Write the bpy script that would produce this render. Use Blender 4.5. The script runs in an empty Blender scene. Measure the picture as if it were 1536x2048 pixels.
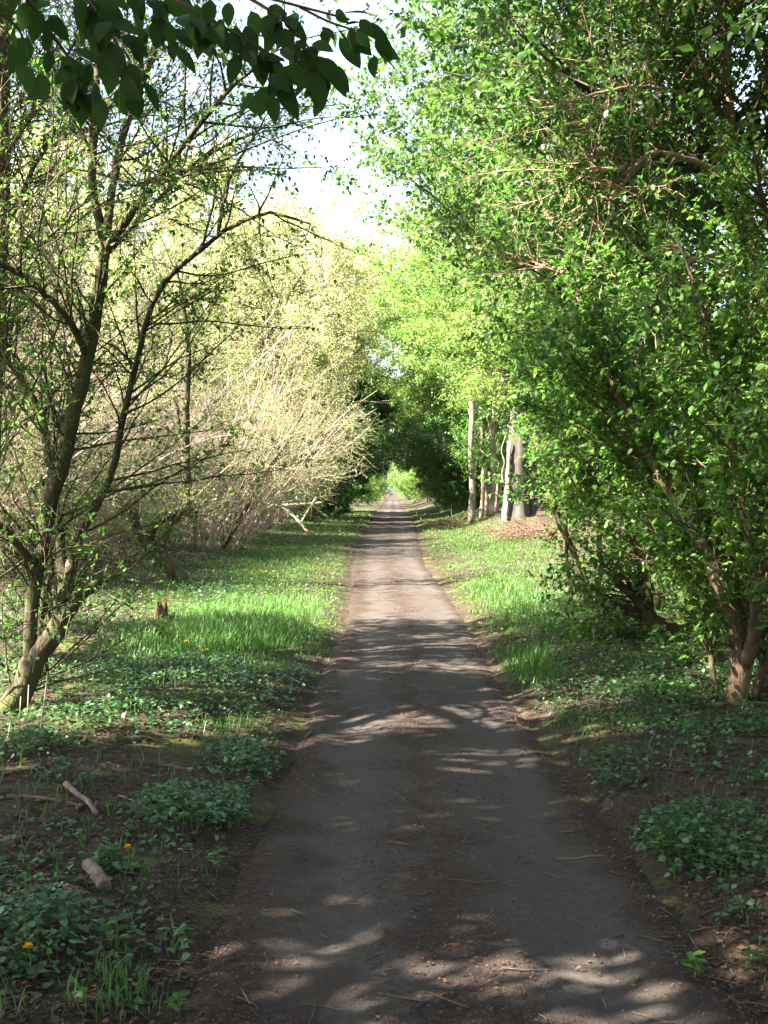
import bpy, math
import numpy as np
from mathutils import Vector, Matrix

# ------------------------------------------------------------------ camera, sky, sun, exposure
scene = bpy.context.scene
F = 2400.0                      # focal length in pixels of the 1536 x 2048 frame
EYE = 1.6
cam_data = bpy.data.cameras.new("camera")
cam_data.sensor_fit = 'VERTICAL'
cam_data.sensor_height = 24.0
cam_data.lens = 24.0 * F / 2048.0
cam_data.clip_start = 0.05
cam_data.clip_end = 3000.0
cam = bpy.data.objects.new("camera", cam_data)
scene.collection.objects.link(cam)
cam.location = (0, 0, EYE)
cam.rotation_euler = (math.radians(90 - 0.931), 0, math.radians(0.406))
scene.camera = cam

SUN_EL = math.radians(43)
SUN_AZ = math.atan2(-0.95, -0.31)          # direction towards the sun: left, a little behind the camera
world = bpy.data.worlds.new("World")
scene.world = world
world.use_nodes = True
wn = world.node_tree.nodes
wn.clear()
sky = wn.new("ShaderNodeTexSky")
sky.sky_type = 'NISHITA'
sky.sun_disc = False
sky.sun_elevation = SUN_EL
sky.sun_rotation = SUN_AZ
sky.air_density = 1.2
sky.dust_density = 2.0
bg = wn.new("ShaderNodeBackground")
bg.inputs['Strength'].default_value = 0.05
haze_sky = wn.new("ShaderNodeHueSaturation")        # a milky, hazy spring sky all round
haze_sky.inputs['Saturation'].default_value = 0.75
haze_sky.inputs['Value'].default_value = 1.0
wo = wn.new("ShaderNodeOutputWorld")
world.node_tree.links.new(sky.outputs[0], haze_sky.inputs['Color'])
world.node_tree.links.new(haze_sky.outputs[0], bg.inputs[0])
world.node_tree.links.new(bg.outputs[0], wo.inputs[0])

sd = bpy.data.lights.new("sun", 'SUN')
sd.energy = 5.0
sd.angle = math.radians(0.42)
sd.color = (1.0, 0.91, 0.78)
sun = bpy.data.objects.new("sun", sd)
scene.collection.objects.link(sun)
sdir = Vector((math.sin(SUN_AZ) * math.cos(SUN_EL), math.cos(SUN_AZ) * math.cos(SUN_EL), math.sin(SUN_EL)))
sun.rotation_euler = sdir.to_track_quat('Z', 'Y').to_euler()

vs = scene.view_settings
vs.view_transform = 'Standard'
vs.look = 'None'
vs.exposure = 3.55
vs.gamma = 1.0
vs.use_curve_mapping = False
cy = scene.cycles
cy.max_bounces = 3
cy.diffuse_bounces = 2
cy.glossy_bounces = 2
cy.transmission_bounces = 2
cy.debug_use_spatial_splits = True
cy.transparent_max_bounces = 4
cy.sample_clamp_indirect = 8.0
cy.filter_width = 1.5

# ------------------------------------------------------------------ helpers
COL = scene.collection
UP = np.array([0, 0, 1.0])

def P(px, py, Y):
    """A point at distance Y seen at pixel px, py of the 1536 x 2048 photograph."""
    return np.array([Y * (px - 785.0) / F, Y, EYE - (py - 985.0) / F * Y])

def G(px, py):
    """Level-ground point under a pixel."""
    Y = EYE * F / (py - 985.0)
    return np.array([Y * (px - 785.0) / F, Y, 0.0])

def norm(v):
    return v / np.maximum(np.linalg.norm(v, axis=-1, keepdims=True), 1e-9)

_lat = np.random.default_rng(11).random((256, 256))
def vnoise(x, y):
    xi = np.floor(x).astype(int); yi = np.floor(y).astype(int)
    fx = x - xi; fy = y - yi
    fx = fx * fx * (3 - 2 * fx); fy = fy * fy * (3 - 2 * fy)
    a = _lat[xi % 256, yi % 256]; b = _lat[(xi + 1) % 256, yi % 256]
    c = _lat[xi % 256, (yi + 1) % 256]; d = _lat[(xi + 1) % 256, (yi + 1) % 256]
    return (a * (1 - fx) + b * fx) * (1 - fy) + (c * (1 - fx) + d * fx) * fy - 0.5
def fbm(x, y, o=4):
    s = 0; a = 1.0
    for k in range(o):
        s = s + a * vnoise(x * 2 ** k + 17 * k, y * 2 ** k + 31 * k); a *= 0.5
    return s
def sstep(a, b, x):
    t = np.clip((x - a) / (b - a), 0, 1)
    return t * t * (3 - 2 * t)

def mesh_from(name, V, loops, counts, smooth=False, rnd=None):
    me = bpy.data.meshes.new(name)
    V = np.ascontiguousarray(V, dtype=np.float32)
    loops = np.ascontiguousarray(loops, dtype=np.int32).ravel()
    counts = np.ascontiguousarray(counts, dtype=np.int32)
    me.vertices.add(len(V)); me.vertices.foreach_set('co', V.ravel())
    me.loops.add(len(loops)); me.loops.foreach_set('vertex_index', loops)
    me.polygons.add(len(counts))
    st = np.zeros(len(counts), dtype=np.int32); st[1:] = np.cumsum(counts)[:-1]
    me.polygons.foreach_set('loop_start', st)
    me.polygons.foreach_set('loop_total', counts)
    if smooth:
        me.polygons.foreach_set('use_smooth', np.ones(len(counts), dtype=bool))
    if rnd is not None:
        at = me.attributes.new('rnd', 'FLOAT', 'FACE')
        at.data.foreach_set('value', np.ascontiguousarray(rnd, dtype=np.float32))
    me.update(calc_edges=True)
    return me

def link(name, me, mat, parent=None, loc=None):
    o = bpy.data.objects.new(name, me)
    COL.objects.link(o)
    if mat is not None and me is not None and len(me.materials) == 0:
        me.materials.append(mat)
    if parent is not None:
        o.parent = parent
    if loc is not None:
        o.location = loc
    return o

def tag(o, label=None, cat=None, group=None, kind=None):
    if label: o['label'] = label
    if cat: o['category'] = cat
    if group: o['group'] = group
    if kind: o['kind'] = kind
    return o

def empty(name, loc, rz=0.0, sc=1.0):
    o = bpy.data.objects.new(name, None)
    COL.objects.link(o)
    o.location = loc; o.rotation_euler = (0, 0, rz)
    o.scale = (sc, sc, sc) if np.isscalar(sc) else sc
    o.empty_display_size = 0.2
    return o

def copy_tree(o, parent=None):
    c = o.copy(); COL.objects.link(c)
    if parent is not None: c.parent = parent
    for ch in list(o.children):
        copy_tree(ch, c)
    return c

# ---- tubes: pts (N,K,3), rad (N,K)
def tube_arrays(pts, rad, sides, rough=0.0, rng=None):
    N, K, _ = pts.shape
    T = np.empty_like(pts)
    T[:, 1:-1] = pts[:, 2:] - pts[:, :-2]; T[:, 0] = pts[:, 1] - pts[:, 0]; T[:, -1] = pts[:, -1] - pts[:, -2]
    T = norm(T)
    ref = np.where(np.abs(T[:, :1, 2:3]) > 0.8, np.array([1.0, 0, 0]), np.array([0, 0, 1.0]))
    ref = np.broadcast_to(ref, T.shape)
    A = norm(np.cross(T, ref)); B = np.cross(T, A)
    ang = np.arange(sides) * 2 * math.pi / sides
    ca = np.cos(ang)[None, None, :, None]; sa = np.sin(ang)[None, None, :, None]
    r = rad[:, :, None, None]
    if rough and rng is not None:
        r = r * (1 + rng.normal(0, rough, (N, K, sides, 1)))
    V = pts[:, :, None, :] + r * (A[:, :, None, :] * ca + B[:, :, None, :] * sa)
    V = V.reshape(-1, 3)
    n = np.arange(N)[:, None, None] * K * sides; k = np.arange(K - 1)[None, :, None] * sides
    s = np.arange(sides)[None, None, :]; s2 = (s + 1) % sides
    Q = np.stack([n + k + s, n + k + s2, n + k + sides + s2, n + k + sides + s], -1).reshape(-1, 4)
    return V, Q

def tube_mesh(name, pts, rad, sides=4, caps=False, rough=0.0, rng=None):
    V, Q = tube_arrays(pts, rad, sides, rough, rng)
    loops = Q.ravel(); counts = np.full(len(Q), 4)
    if caps:
        N, K, _ = pts.shape
        base = np.arange(N)[:, None] * K * sides
        e = base + (K - 1) * sides + np.arange(sides)[None]
        s = base + np.arange(sides)[None][:, ::-1]
        loops = np.concatenate([loops, e.ravel(), s.ravel()])
        counts = np.concatenate([counts, np.full(2 * N, sides)])
    return mesh_from(name, V, loops, counts, smooth=True)

def spline(pts, K, rad=None):
    """Catmull-Rom through control points, resampled to K points; rad controls likewise."""
    p = np.asarray(pts, float); n = len(p)
    q = np.vstack([2 * p[0] - p[1], p, 2 * p[-1] - p[-2]])
    seg = np.linalg.norm(np.diff(p, axis=0), axis=1); c = np.concatenate([[0], np.cumsum(seg)])
    u = np.linspace(0, c[-1], K)
    i = np.clip(np.searchsorted(c, u, side='right') - 1, 0, n - 2)
    t = ((u - c[i]) / np.maximum(seg[i], 1e-9))[:, None]
    a, b, d, e = q[i], q[i + 1], q[i + 2], q[i + 3]
    out = 0.5 * (2 * b + (d - a) * t + (2 * a - 5 * b + 4 * d - e) * t ** 2 + (3 * b - a - 3 * d + e) * t ** 3)
    if rad is None: return out
    rad = np.asarray(rad, float)
    r = np.interp(u / c[-1], np.linspace(0, 1, len(rad)), rad)
    return out, r

def grow(rng, start, d, length, K, wig, trop=(0, 0, 0)):
    N = len(start); pts = np.empty((N, K, 3)); pts[:, 0] = start
    d = norm(d); step = (length / (K - 1))[:, None]; trop = np.asarray(trop, float)
    for k in range(1, K):
        d = norm(d + rng.normal(0, wig, (N, 3)) + trop)
        pts[:, k] = pts[:, k - 1] + d * step
    return pts

def at_t(pts, idx, t):
    K = pts.shape[1]; u = t * (K - 1); i = np.minimum(u.astype(int), K - 2); f = (u - i)[:, None]
    a = pts[idx, i]; b = pts[idx, i + 1]
    return a * (1 - f) + b * f, norm(b - a)

def perp(rng, T):
    r = norm(rng.normal(0, 1, T.shape))
    return norm(r - T * np.sum(r * T, -1, keepdims=True))

def children(rng, pts, rad, n, t0, t1, ang, angsd, lmin, lmax, K, wig, trop=(0, 0, 0), rmax=1.0, taper=0.25, bias=None, biasw=0.0, weights=None):
    if weights is None:
        weights = np.linalg.norm(pts[:, -1] - pts[:, 0], axis=1)
    idx = rng.choice(len(pts), n, p=weights / weights.sum())
    t = rng.uniform(t0, t1, n)
    pos, T = at_t(pts, idx, t)
    a = rng.normal(ang, angsd, n)[:, None]
    pr = perp(rng, T)
    if bias is not None:
        pr = norm(pr + biasw * np.asarray(bias, float))
    d = np.cos(a) * T + np.sin(a) * pr
    L = rng.uniform(lmin, lmax, n) * (1.15 - 0.55 * t)
    ku = t * (rad.shape[1] - 1); i = np.minimum(ku.astype(int), rad.shape[1] - 2)
    r0 = np.minimum(rad[idx, i] * 0.6, rmax)
    P2 = grow(rng, pos, d, L, K, wig, trop)
    R2 = r0[:, None] * np.linspace(1, taper, K)[None]
    return P2, R2

# ---- leaves
def leaf_arrays(pos, d, nrm, size, shape):
    d = norm(d); nrm = norm(nrm - d * np.sum(nrm * d, -1, keepdims=True)); s = np.cross(d, nrm)
    T = np.asarray(shape['v'], float)
    sz = size[:, None, None]
    V = pos[:, None, :] + sz * (T[None, :, 0:1] * d[:, None, :] + T[None, :, 1:2] * s[:, None, :] + T[None, :, 2:3] * nrm[:, None, :])
    f = np.asarray(shape['f']); nv = len(T); N = len(pos)
    L = (np.arange(N)[:, None, None] * nv + f[None]).reshape(-1)
    C = np.full(N * len(f), f.shape[1])
    return V.reshape(-1, 3), L, C, len(f)

OVAL = dict(v=[(0, 0, 0), (.3, .27, .07), (.68, .25, .06), (1, 0, -.06), (.68, -.25, .06), (.3, -.27, .07)],
            f=[(0, 3, 2, 1), (0, 5, 4, 3)])
RHOMB = dict(v=[(0, 0, 0), (.45, .34, .08), (1, 0, -.03), (.45, -.34, .08)], f=[(0, 2, 1), (0, 3, 2)])
IVY = dict(v=[(0, 0, 0), (.1, .42, .04), (.5, .38, .07), (1, 0, -.05), (.5, -.38, .07), (.1, -.42, .04)],
           f=[(0, 3, 2, 1), (0, 5, 4, 3)])
BIG = dict(v=[(-.22, 0, .02), (0, .0, 0), (.16, .2, .05), (.42, .3, .07), (.7, .22, .05), (.88, .09, -.01), (1.02, 0, -.06), (.88, -.09, -.01),
              (.7, -.22, .05), (.42, -.3, .07), (.16, -.2, .05), (.42, 0, 0), (.7, 0, -.01), (.16, 0, 0)], f=None)

def leaf_mesh(name, rng, pos, d, nrm, size, shape):
    V, L, C, nf = leaf_arrays(pos, d, nrm, size, shape)
    return mesh_from(name, V, L, C, rnd=np.repeat(rng.random(len(pos)), nf))

def leaves_on(rng, tw, n, smin, smax, spread=0.0, droop=0.25, flat=0.9, t0=0.1):
    idx = rng.integers(0, len(tw), n); t = rng.uniform(t0, 1, n)
    pos, T = at_t(tw, idx, t)
    pos = pos + rng.normal(0, spread, pos.shape) if spread else pos
    d = norm(T * 0.6 + perp(rng, T) * 1.0 + np.array([0, 0, -droop]))
    nr = norm(UP * flat + rng.normal(0, 0.55, (n, 3)))
    return pos, d, nr, rng.uniform(smin, smax, n)

# ------------------------------------------------------------------ materials
def new_mat(name):
    m = bpy.data.materials.new(name); m.use_nodes = True
    nt = m.node_tree; nt.nodes.clear()
    out = nt.nodes.new("ShaderNodeOutputMaterial")
    return m, nt, out
def node(nt, kind, **kw):
    n = nt.nodes.new(kind)
    for k, v in kw.items():
        if k in n.inputs: n.inputs[k].default_value = v
        else: setattr(n, k, v)
    return n
def ramp(nt, stops, fac):
    r = nt.nodes.new("ShaderNodeValToRGB")
    el = r.color_ramp.elements
    while len(el) < len(stops): el.new(0.5)
    for e, (p, c) in zip(el, stops):
        e.position = p; e.color = (*c, 1)
    nt.links.new(fac, r.inputs[0])
    return r.outputs[0]
def mixc(nt, fac, a, b, mode='MIX'):
    m = nt.nodes.new("ShaderNodeMix"); m.data_type = 'RGBA'; m.blend_type = mode
    for s, v in ((m.inputs[0], fac), (m.inputs[6], a), (m.inputs[7], b)):
        if isinstance(v, (int, float)): s.default_value = v
        elif isinstance(v, tuple): s.default_value = (*v, 1)
        else: nt.links.new(v, s)
    return m.outputs[2]

def leaf_mat(name, dark, mid, light, trans, tw=0.4, rough=0.45, spec=0.4):
    m, nt, out = new_mat(name)
    at = node(nt, "ShaderNodeAttribute", attribute_name='rnd')
    c = ramp(nt, [(0.0, dark), (0.5, mid), (1.0, light)], at.outputs['Fac'])
    oi = node(nt, "ShaderNodeObjectInfo")
    hsv = node(nt, "ShaderNodeHueSaturation")
    mr = node(nt, "ShaderNodeMapRange"); mr.inputs[3].default_value = 0.488; mr.inputs[4].default_value = 0.512
    nt.links.new(oi.outputs['Random'], mr.inputs[0]); nt.links.new(mr.outputs[0], hsv.inputs['Hue'])
    nt.links.new(c, hsv.inputs['Color'])
    p = node(nt, "ShaderNodeBsdfPrincipled"); p.inputs['Roughness'].default_value = rough
    p.inputs['Specular IOR Level'].default_value = spec
    nt.links.new(hsv.outputs[0], p.inputs['Base Color'])
    t = node(nt, "ShaderNodeBsdfTranslucent")
    tc = mixc(nt, 0.55, hsv.outputs[0], trans)
    nt.links.new(tc, t.inputs['Color'])
    mx = node(nt, "ShaderNodeMixShader"); mx.inputs[0].default_value = tw
    nt.links.new(p.outputs[0], mx.inputs[1]); nt.links.new(t.outputs[0], mx.inputs[2])
    nt.links.new(mx.outputs[0], out.inputs[0])
    return m

def bark_mat(name, c1, c2, moss=None, mossw=0.0, scale=9.0, bump=0.5):
    m, nt, out = new_mat(name)
    tc = node(nt, "ShaderNodeTexCoord")
    mp = node(nt, "ShaderNodeMapping"); mp.inputs['Scale'].default_value = (1, 1, 0.25)
    nt.links.new(tc.outputs['Object'], mp.inputs[0])
    n1 = node(nt, "ShaderNodeTexNoise", Scale=scale, Detail=6.0, Roughness=0.65)
    nt.links.new(mp.outputs[0], n1.inputs[0])
    c = ramp(nt, [(0.3, c1), (0.68, c2)], n1.outputs[0])
    if moss:
        n2 = node(nt, "ShaderNodeTexNoise", Scale=3.1, Detail=4.0)
        nt.links.new(tc.outputs['Object'], n2.inputs[0])
        f = ramp(nt, [(0.5 - 0.2 * mossw, (0, 0, 0)), (0.72 - 0.15 * mossw, (mossw,) * 3)], n2.outputs[0])
        c = mixc(nt, f, c, moss)
    n3 = node(nt, "ShaderNodeTexNoise", Scale=scale * 5, Detail=4.0)
    nt.links.new(mp.outputs[0], n3.inputs[0])
    b = node(nt, "ShaderNodeBump", Strength=bump, Distance=0.012)
    nt.links.new(n3.outputs[0], b.inputs['Height'])
    p = node(nt, "ShaderNodeBsdfPrincipled"); p.inputs['Roughness'].default_value = 0.85
    p.inputs['Specular IOR Level'].default_value = 0.2
    nt.links.new(c, p.inputs['Base Color']); nt.links.new(b.outputs[0], p.inputs['Normal'])
    nt.links.new(p.outputs[0], out.inputs[0])
    return m

def flat_mat(name, dark, light, rough=0.8, tw=0.0):
    return leaf_mat(name, dark, tuple((a + b) / 2 for a, b in zip(dark, light)), light, light, tw, rough, 0.25)

M = {}
M['leaf_fresh'] = leaf_mat('leaf_fresh', (.014, .042, .012), (.058, .15, .026), (.15, .28, .05), (.18, .42, .04), .45, .45, .3)
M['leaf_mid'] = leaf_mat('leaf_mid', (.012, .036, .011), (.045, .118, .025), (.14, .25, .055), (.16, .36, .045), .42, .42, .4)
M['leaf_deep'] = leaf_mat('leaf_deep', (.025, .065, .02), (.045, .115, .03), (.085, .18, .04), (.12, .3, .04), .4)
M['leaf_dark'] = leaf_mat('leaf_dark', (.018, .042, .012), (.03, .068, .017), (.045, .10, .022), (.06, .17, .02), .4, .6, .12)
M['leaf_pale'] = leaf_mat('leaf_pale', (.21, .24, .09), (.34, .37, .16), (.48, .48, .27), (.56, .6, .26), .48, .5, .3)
M['leaf_spring'] = leaf_mat('leaf_spring', (.06, .12, .025), (.11, .19, .04), (.17, .25, .06), (.24, .38, .06), .42)
M['leaf_mid_lit'] = leaf_mat('leaf_mid_lit', (.06, .13, .025), (.13, .24, .05), (.24, .36, .09), (.3, .5, .08), .48, .45, .3)  # lighter copy of the mid leaf: sunlit brightness put into the colour
M['ivy'] = leaf_mat('ivy', (.02, .055, .02), (.04, .105, .034), (.08, .18, .055), (.08, .24, .05), .28, .42, .35)
M['grass'] = leaf_mat('grass', (.03, .085, .018), (.055, .14, .025), (.12, .2, .05), (.13, .34, .04), .38, .5, .3)
M['litter'] = flat_mat('litter', (.03, .019, .012), (.125, .078, .05), .8, .1)
M['petal'] = flat_mat('petal', (.75, .48, .01), (.85, .6, .02), .6, .2)
M['stalk'] = flat_mat('stalk', (.08, .16, .03), (.12, .2, .05), .6)
M['bark_near'] = bark_mat('bark_near', (.02, .016, .011), (.10, .078, .052), (.06, .065, .022), .75, 12.0, 1.0)
M['bark_brown'] = bark_mat('bark_brown', (.025, .017, .011), (.135, .092, .058), (.07, .072, .026), .5, 14.0, 1.0)
M['bark_pale'] = bark_mat('bark_pale', (.12, .095, .068), (.40, .33, .26), (.09, .08, .05), .8, 4.0, .8)
M['bark_grey'] = bark_mat('bark_grey', (.035, .03, .026), (.11, .095, .083), None, 0)
M['twig_tan'] = bark_mat('twig_tan', (.15, .11, .078), (.48, .385, .29), None, 0, 3.0, .2)
M['twig_mauve'] = bark_mat('twig_mauve', (.15, .105, .10), (.33, .25, .22), None, 0, 5.0, .2)
M['twig_dark'] = bark_mat('twig_dark', (.06, .045, .03), (.16, .12, .08), None, 0, 7.0, .2)
M['twig_pink'] = bark_mat('twig_pink', (.24, .155, .11), (.42, .29, .21), None, 0, 7.0, .2)
M['brush'] = bark_mat('brush', (.07, .042, .03), (.19, .12, .085), None, 0, 7.0, .2)
M['rot'] = bark_mat('rot', (.05, .03, .018), (.19, .11, .055), None, 0, 14.0, .7)
M['log'] = bark_mat('log', (.07, .05, .036), (.22, .165, .125), None, 0, 16.0, .8)

# ------------------------------------------------------------------ ground and path
_py = np.array([-5, 3.6, 4.2, 7.5, 10, 14.5, 20, 26.5, 40, 60, 120, 260])
_pl = np.array([-.70, -.70, -.68, -.62, -.66, -.60, -.71, -.93, -1.05, -1.2, -1.2, -1.2])
_pr = np.array([1.2, 1.16, 1.12, 1.0, .92, .95, .88, .74, .90, 1.2, 1.2, 1.2])
def path_edges(y):
    l = np.interp(y, _py, _pl) + 0.16 * fbm(y * .8, y * 0 + 3.3) + .09 * vnoise(y * 5, y * 0 + 1.0)
    r = np.interp(y, _py, _pr) + 0.16 * fbm(y * .8, y * 0 + 9.3) + .09 * vnoise(y * 5, y * 0 + 5.0)
    return l, r
def base_h(x, y):
    h = 0.05 * fbm(x * .5, y * .5) + .02 * fbm(x * 2.1, y * 2.1)
    h = h + 0.55 * sstep(2.0, 5.0, x) * sstep(22, 42, y) + .25 * sstep(3, 8, x)
    h = h + 0.45 * sstep(-3.0, -8.0, x)
    h = h + 0.10 * sstep(.9, 1.9, x) + .06 * sstep(-.7, -1.7, x)
    return h
def path_h(x, y):
    c = (np.interp(y, _py, _pl) + np.interp(y, _py, _pr)) / 2
    rut = np.exp(-((x - c - .5) / .2) ** 2) + np.exp(-((x - c + .5) / .2) ** 2)
    l, r = np.interp(y, _py, _pl), np.interp(y, _py, _pr)
    edge = 1 - sstep(-.12, .16, np.minimum(x - l, r - x))
    return base_h(x, y) * .55 - .02 * rut + .012 * fbm(x * 4, y * 4) - .07 * edge
def gz(x, y):
    l = np.interp(y, _py, _pl); r = np.interp(y, _py, _pr)
    ins = sstep(-.22, .14, x - l) * sstep(-.22, .14, r - x)
    b = base_h(x, y)
    return b * (1 - ins) + (base_h(x, y) * .55 - .05) * ins + .03 * fbm(x * 5, y * 5)
def gz1(x, y):
    return float(gz(np.array([x], float), np.array([y], float))[0])
def sheet(name, X, Y, Zf, mat):
    gx, gy = X, Y
    Z = Zf(gx, gy)
    ny, nx = gx.shape
    V = np.stack([gx, gy, Z], -1).reshape(-1, 3)
    i = np.arange(ny - 1)[:, None] * nx; j = np.arange(nx - 1)[None]
    Q = np.stack([i + j, i + j + 1, i + nx + j + 1, i + nx + j], -1).reshape(-1, 4)
    return mesh_from(name, V, Q.ravel(), np.full(len(Q), 4), smooth=True)

def ground_mat():
    m, nt, out = new_mat('forest_soil')
    tc = node(nt, "ShaderNodeTexCoord")
    n1 = node(nt, "ShaderNodeTexNoise", Scale=14.0, Detail=8.0, Roughness=.7)
    n2 = node(nt, "ShaderNodeTexNoise", Scale=1.1, Detail=5.0, Roughness=.6)
    n3 = node(nt, "ShaderNodeTexNoise", Scale=60.0, Detail=4.0)
    n4 = node(nt, "ShaderNodeTexVoronoi", Scale=38.0)
    for n in (n1, n2, n3, n4): nt.links.new(tc.outputs['Object'], n.inputs['Vector'])
    soil = ramp(nt, [(.28, (.022, .016, .011)), (.55, (.05, .036, .025)), (.8, (.11, .08, .055))], n1.outputs[0])
    lit = mixc(nt, .35, soil, n4.outputs['Color'], 'MULTIPLY')
    moss = ramp(nt, [(.3, (.04, .05, .014)), (.7, (.10, .105, .03))], n3.outputs[0])
    f = ramp(nt, [(.52, (0, 0, 0)), (.63, (.85, .85, .85))], n2.outputs[0])
    c = mixc(nt, f, lit, moss)
    b = node(nt, "ShaderNodeBump", Strength=.8, Distance=.02)
    nt.links.new(n1.outputs[0], b.inputs['Height'])
    p = node(nt, "ShaderNodeBsdfPrincipled"); p.inputs['Roughness'].default_value = .95
    p.inputs['Specular IOR Level'].default_value = .15
    nt.links.new(c, p.inputs['Base Color']); nt.links.new(b.outputs[0], p.inputs['Normal'])
    nt.links.new(p.outputs[0], out.inputs[0])
    return m

def path_mat():
    m, nt, out = new_mat('trodden_earth')
    tc = node(nt, "ShaderNodeTexCoord")
    uv = node(nt, "ShaderNodeAttribute", attribute_name='across')
    n0 = node(nt, "ShaderNodeTexNoise", Scale=2.2, Detail=5.0)
    n1 = node(nt, "ShaderNodeTexNoise", Scale=26.0, Detail=8.0, Roughness=.75)
    n2 = node(nt, "ShaderNodeTexNoise", Scale=130.0, Detail=3.0)
    v = node(nt, "ShaderNodeTexVoronoi", Scale=75.0)
    for n in (n0, n1, n2, v): nt.links.new(tc.outputs['Object'], n.inputs['Vector'])
    # wobble the position across the path, then brown litter on centre strip and margins, grey grit in the wheel tracks
    add = node(nt, "ShaderNodeMath", operation='MULTIPLY_ADD')
    nt.links.new(n0.outputs[0], add.inputs[0]); add.inputs[1].default_value = .5
    sub = node(nt, "ShaderNodeMath", operation='SUBTRACT'); sub.inputs[1].default_value = .25
    nt.links.new(uv.outputs['Fac'], sub.inputs[0]); nt.links.new(sub.outputs[0], add.inputs[2])
    k = ramp(nt, [(0.0, (1, 1, 1)), (.18, (.9, .9, .9)), (.27, (.1, .1, .1)), (.40, (.2, .2, .2)), (.50, (1, 1, 1)), (.60, (.3, .3, .3)), (.70, (.05, .05, .05)),
                  (.77, (.1, .1, .1)), (.86, (.85, .85, .85)), (1.0, (1, 1, 1))], add.outputs[0])
    k2 = node(nt, "ShaderNodeMath", operation='MULTIPLY_ADD'); k2.use_clamp = True
    nt.links.new(n1.outputs[0], k2.inputs[0]); k2.inputs[1].default_value = 1.1
    s2 = node(nt, "ShaderNodeMath", operation='SUBTRACT'); s2.inputs[1].default_value = .55
    nt.links.new(k, s2.inputs[0]); nt.links.new(s2.outputs[0], k2.inputs[2])
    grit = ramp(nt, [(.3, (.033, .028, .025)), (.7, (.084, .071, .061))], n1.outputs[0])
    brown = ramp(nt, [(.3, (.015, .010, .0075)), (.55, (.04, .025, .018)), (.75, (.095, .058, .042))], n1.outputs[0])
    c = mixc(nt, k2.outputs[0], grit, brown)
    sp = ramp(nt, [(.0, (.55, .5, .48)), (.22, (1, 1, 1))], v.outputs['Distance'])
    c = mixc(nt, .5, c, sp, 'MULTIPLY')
    hm = node(nt, "ShaderNodeMath", operation='MULTIPLY_ADD'); hm.inputs[1].default_value = .4
    nt.links.new(n2.outputs[0], hm.inputs[0]); nt.links.new(n1.outputs[0], hm.inputs[2])
    b = node(nt, "ShaderNodeBump", Strength=.9, Distance=.016)
    nt.links.new(hm.outputs[0], b.inputs['Height'])
    p = node(nt, "ShaderNodeBsdfPrincipled"); p.inputs['Roughness'].default_value = .9
    p.inputs['Specular IOR Level'].default_value = .25
    nt.links.new(c, p.inputs['Base Color']); nt.links.new(b.outputs[0], p.inputs['Normal'])
    nt.links.new(p.outputs[0], out.inputs[0])
    return m

def axis(parts):
    return np.unique(np.concatenate([np.linspace(a, b, n) for a, b, n in parts]).round(4))
gxs = axis([(-600, -40, 8), (-40, -8, 14), (-8, -3, 20), (-3, 3, 76), (3, 8, 20), (8, 40, 14), (40, 600, 8)])
gys = axis([(-60, 0, 8), (0, 3, 8), (3, 14, 120), (14, 30, 80), (30, 80, 70), (80, 260, 40), (260, 1200, 10)])
GX, GY = np.meshgrid(gxs, gys)
tag(link('ground', sheet('ground', GX, GY, gz, None), ground_mat()), kind='structure')
pys = axis([(-4, 3, 20), (3, 14, 190), (14, 30, 110), (30, 80, 90), (80, 255, 60)])
l, r = path_edges(pys)
U = np.linspace(0, 1, 29)
PX = (l - .16)[:, None] * (1 - U) + (r + .16)[:, None] * U
PY = np.broadcast_to(pys[:, None], PX.shape)
pm = sheet('path', PX, PY, path_h, None)
at = pm.attributes.new('across', 'FLOAT', 'POINT')
at.data.foreach_set('value', np.broadcast_to(U[None], PX.shape).astype(np.float32).ravel())
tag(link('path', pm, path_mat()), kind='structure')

def surf(x, y):
    l, r = path_edges(y)
    ins = (x > l - .16) & (x < r + .16)
    return np.where(ins, np.maximum(path_h(x, y), gz(x, y)), gz(x, y))

# ------------------------------------------------------------------ generic plants
def stem_parts(root, stems, mat, name, K, sides, rng, rough=.05):
    """each main stem a mesh of its own under the plant; returns stacked points and radii"""
    Ps, Rs = [], []
    for pts, rad in stems:
        p, r = spline(pts, K, rad)
        p = p + np.concatenate([[[0, 0, 0]], rng.normal(0, .004, (K - 1, 3))])
        link(name, tube_mesh(name, p[None], r[None], sides, True, rough, rng), mat, root)
        Ps.append(p); Rs.append(r)
    return np.array(Ps), np.array(Rs)

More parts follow.
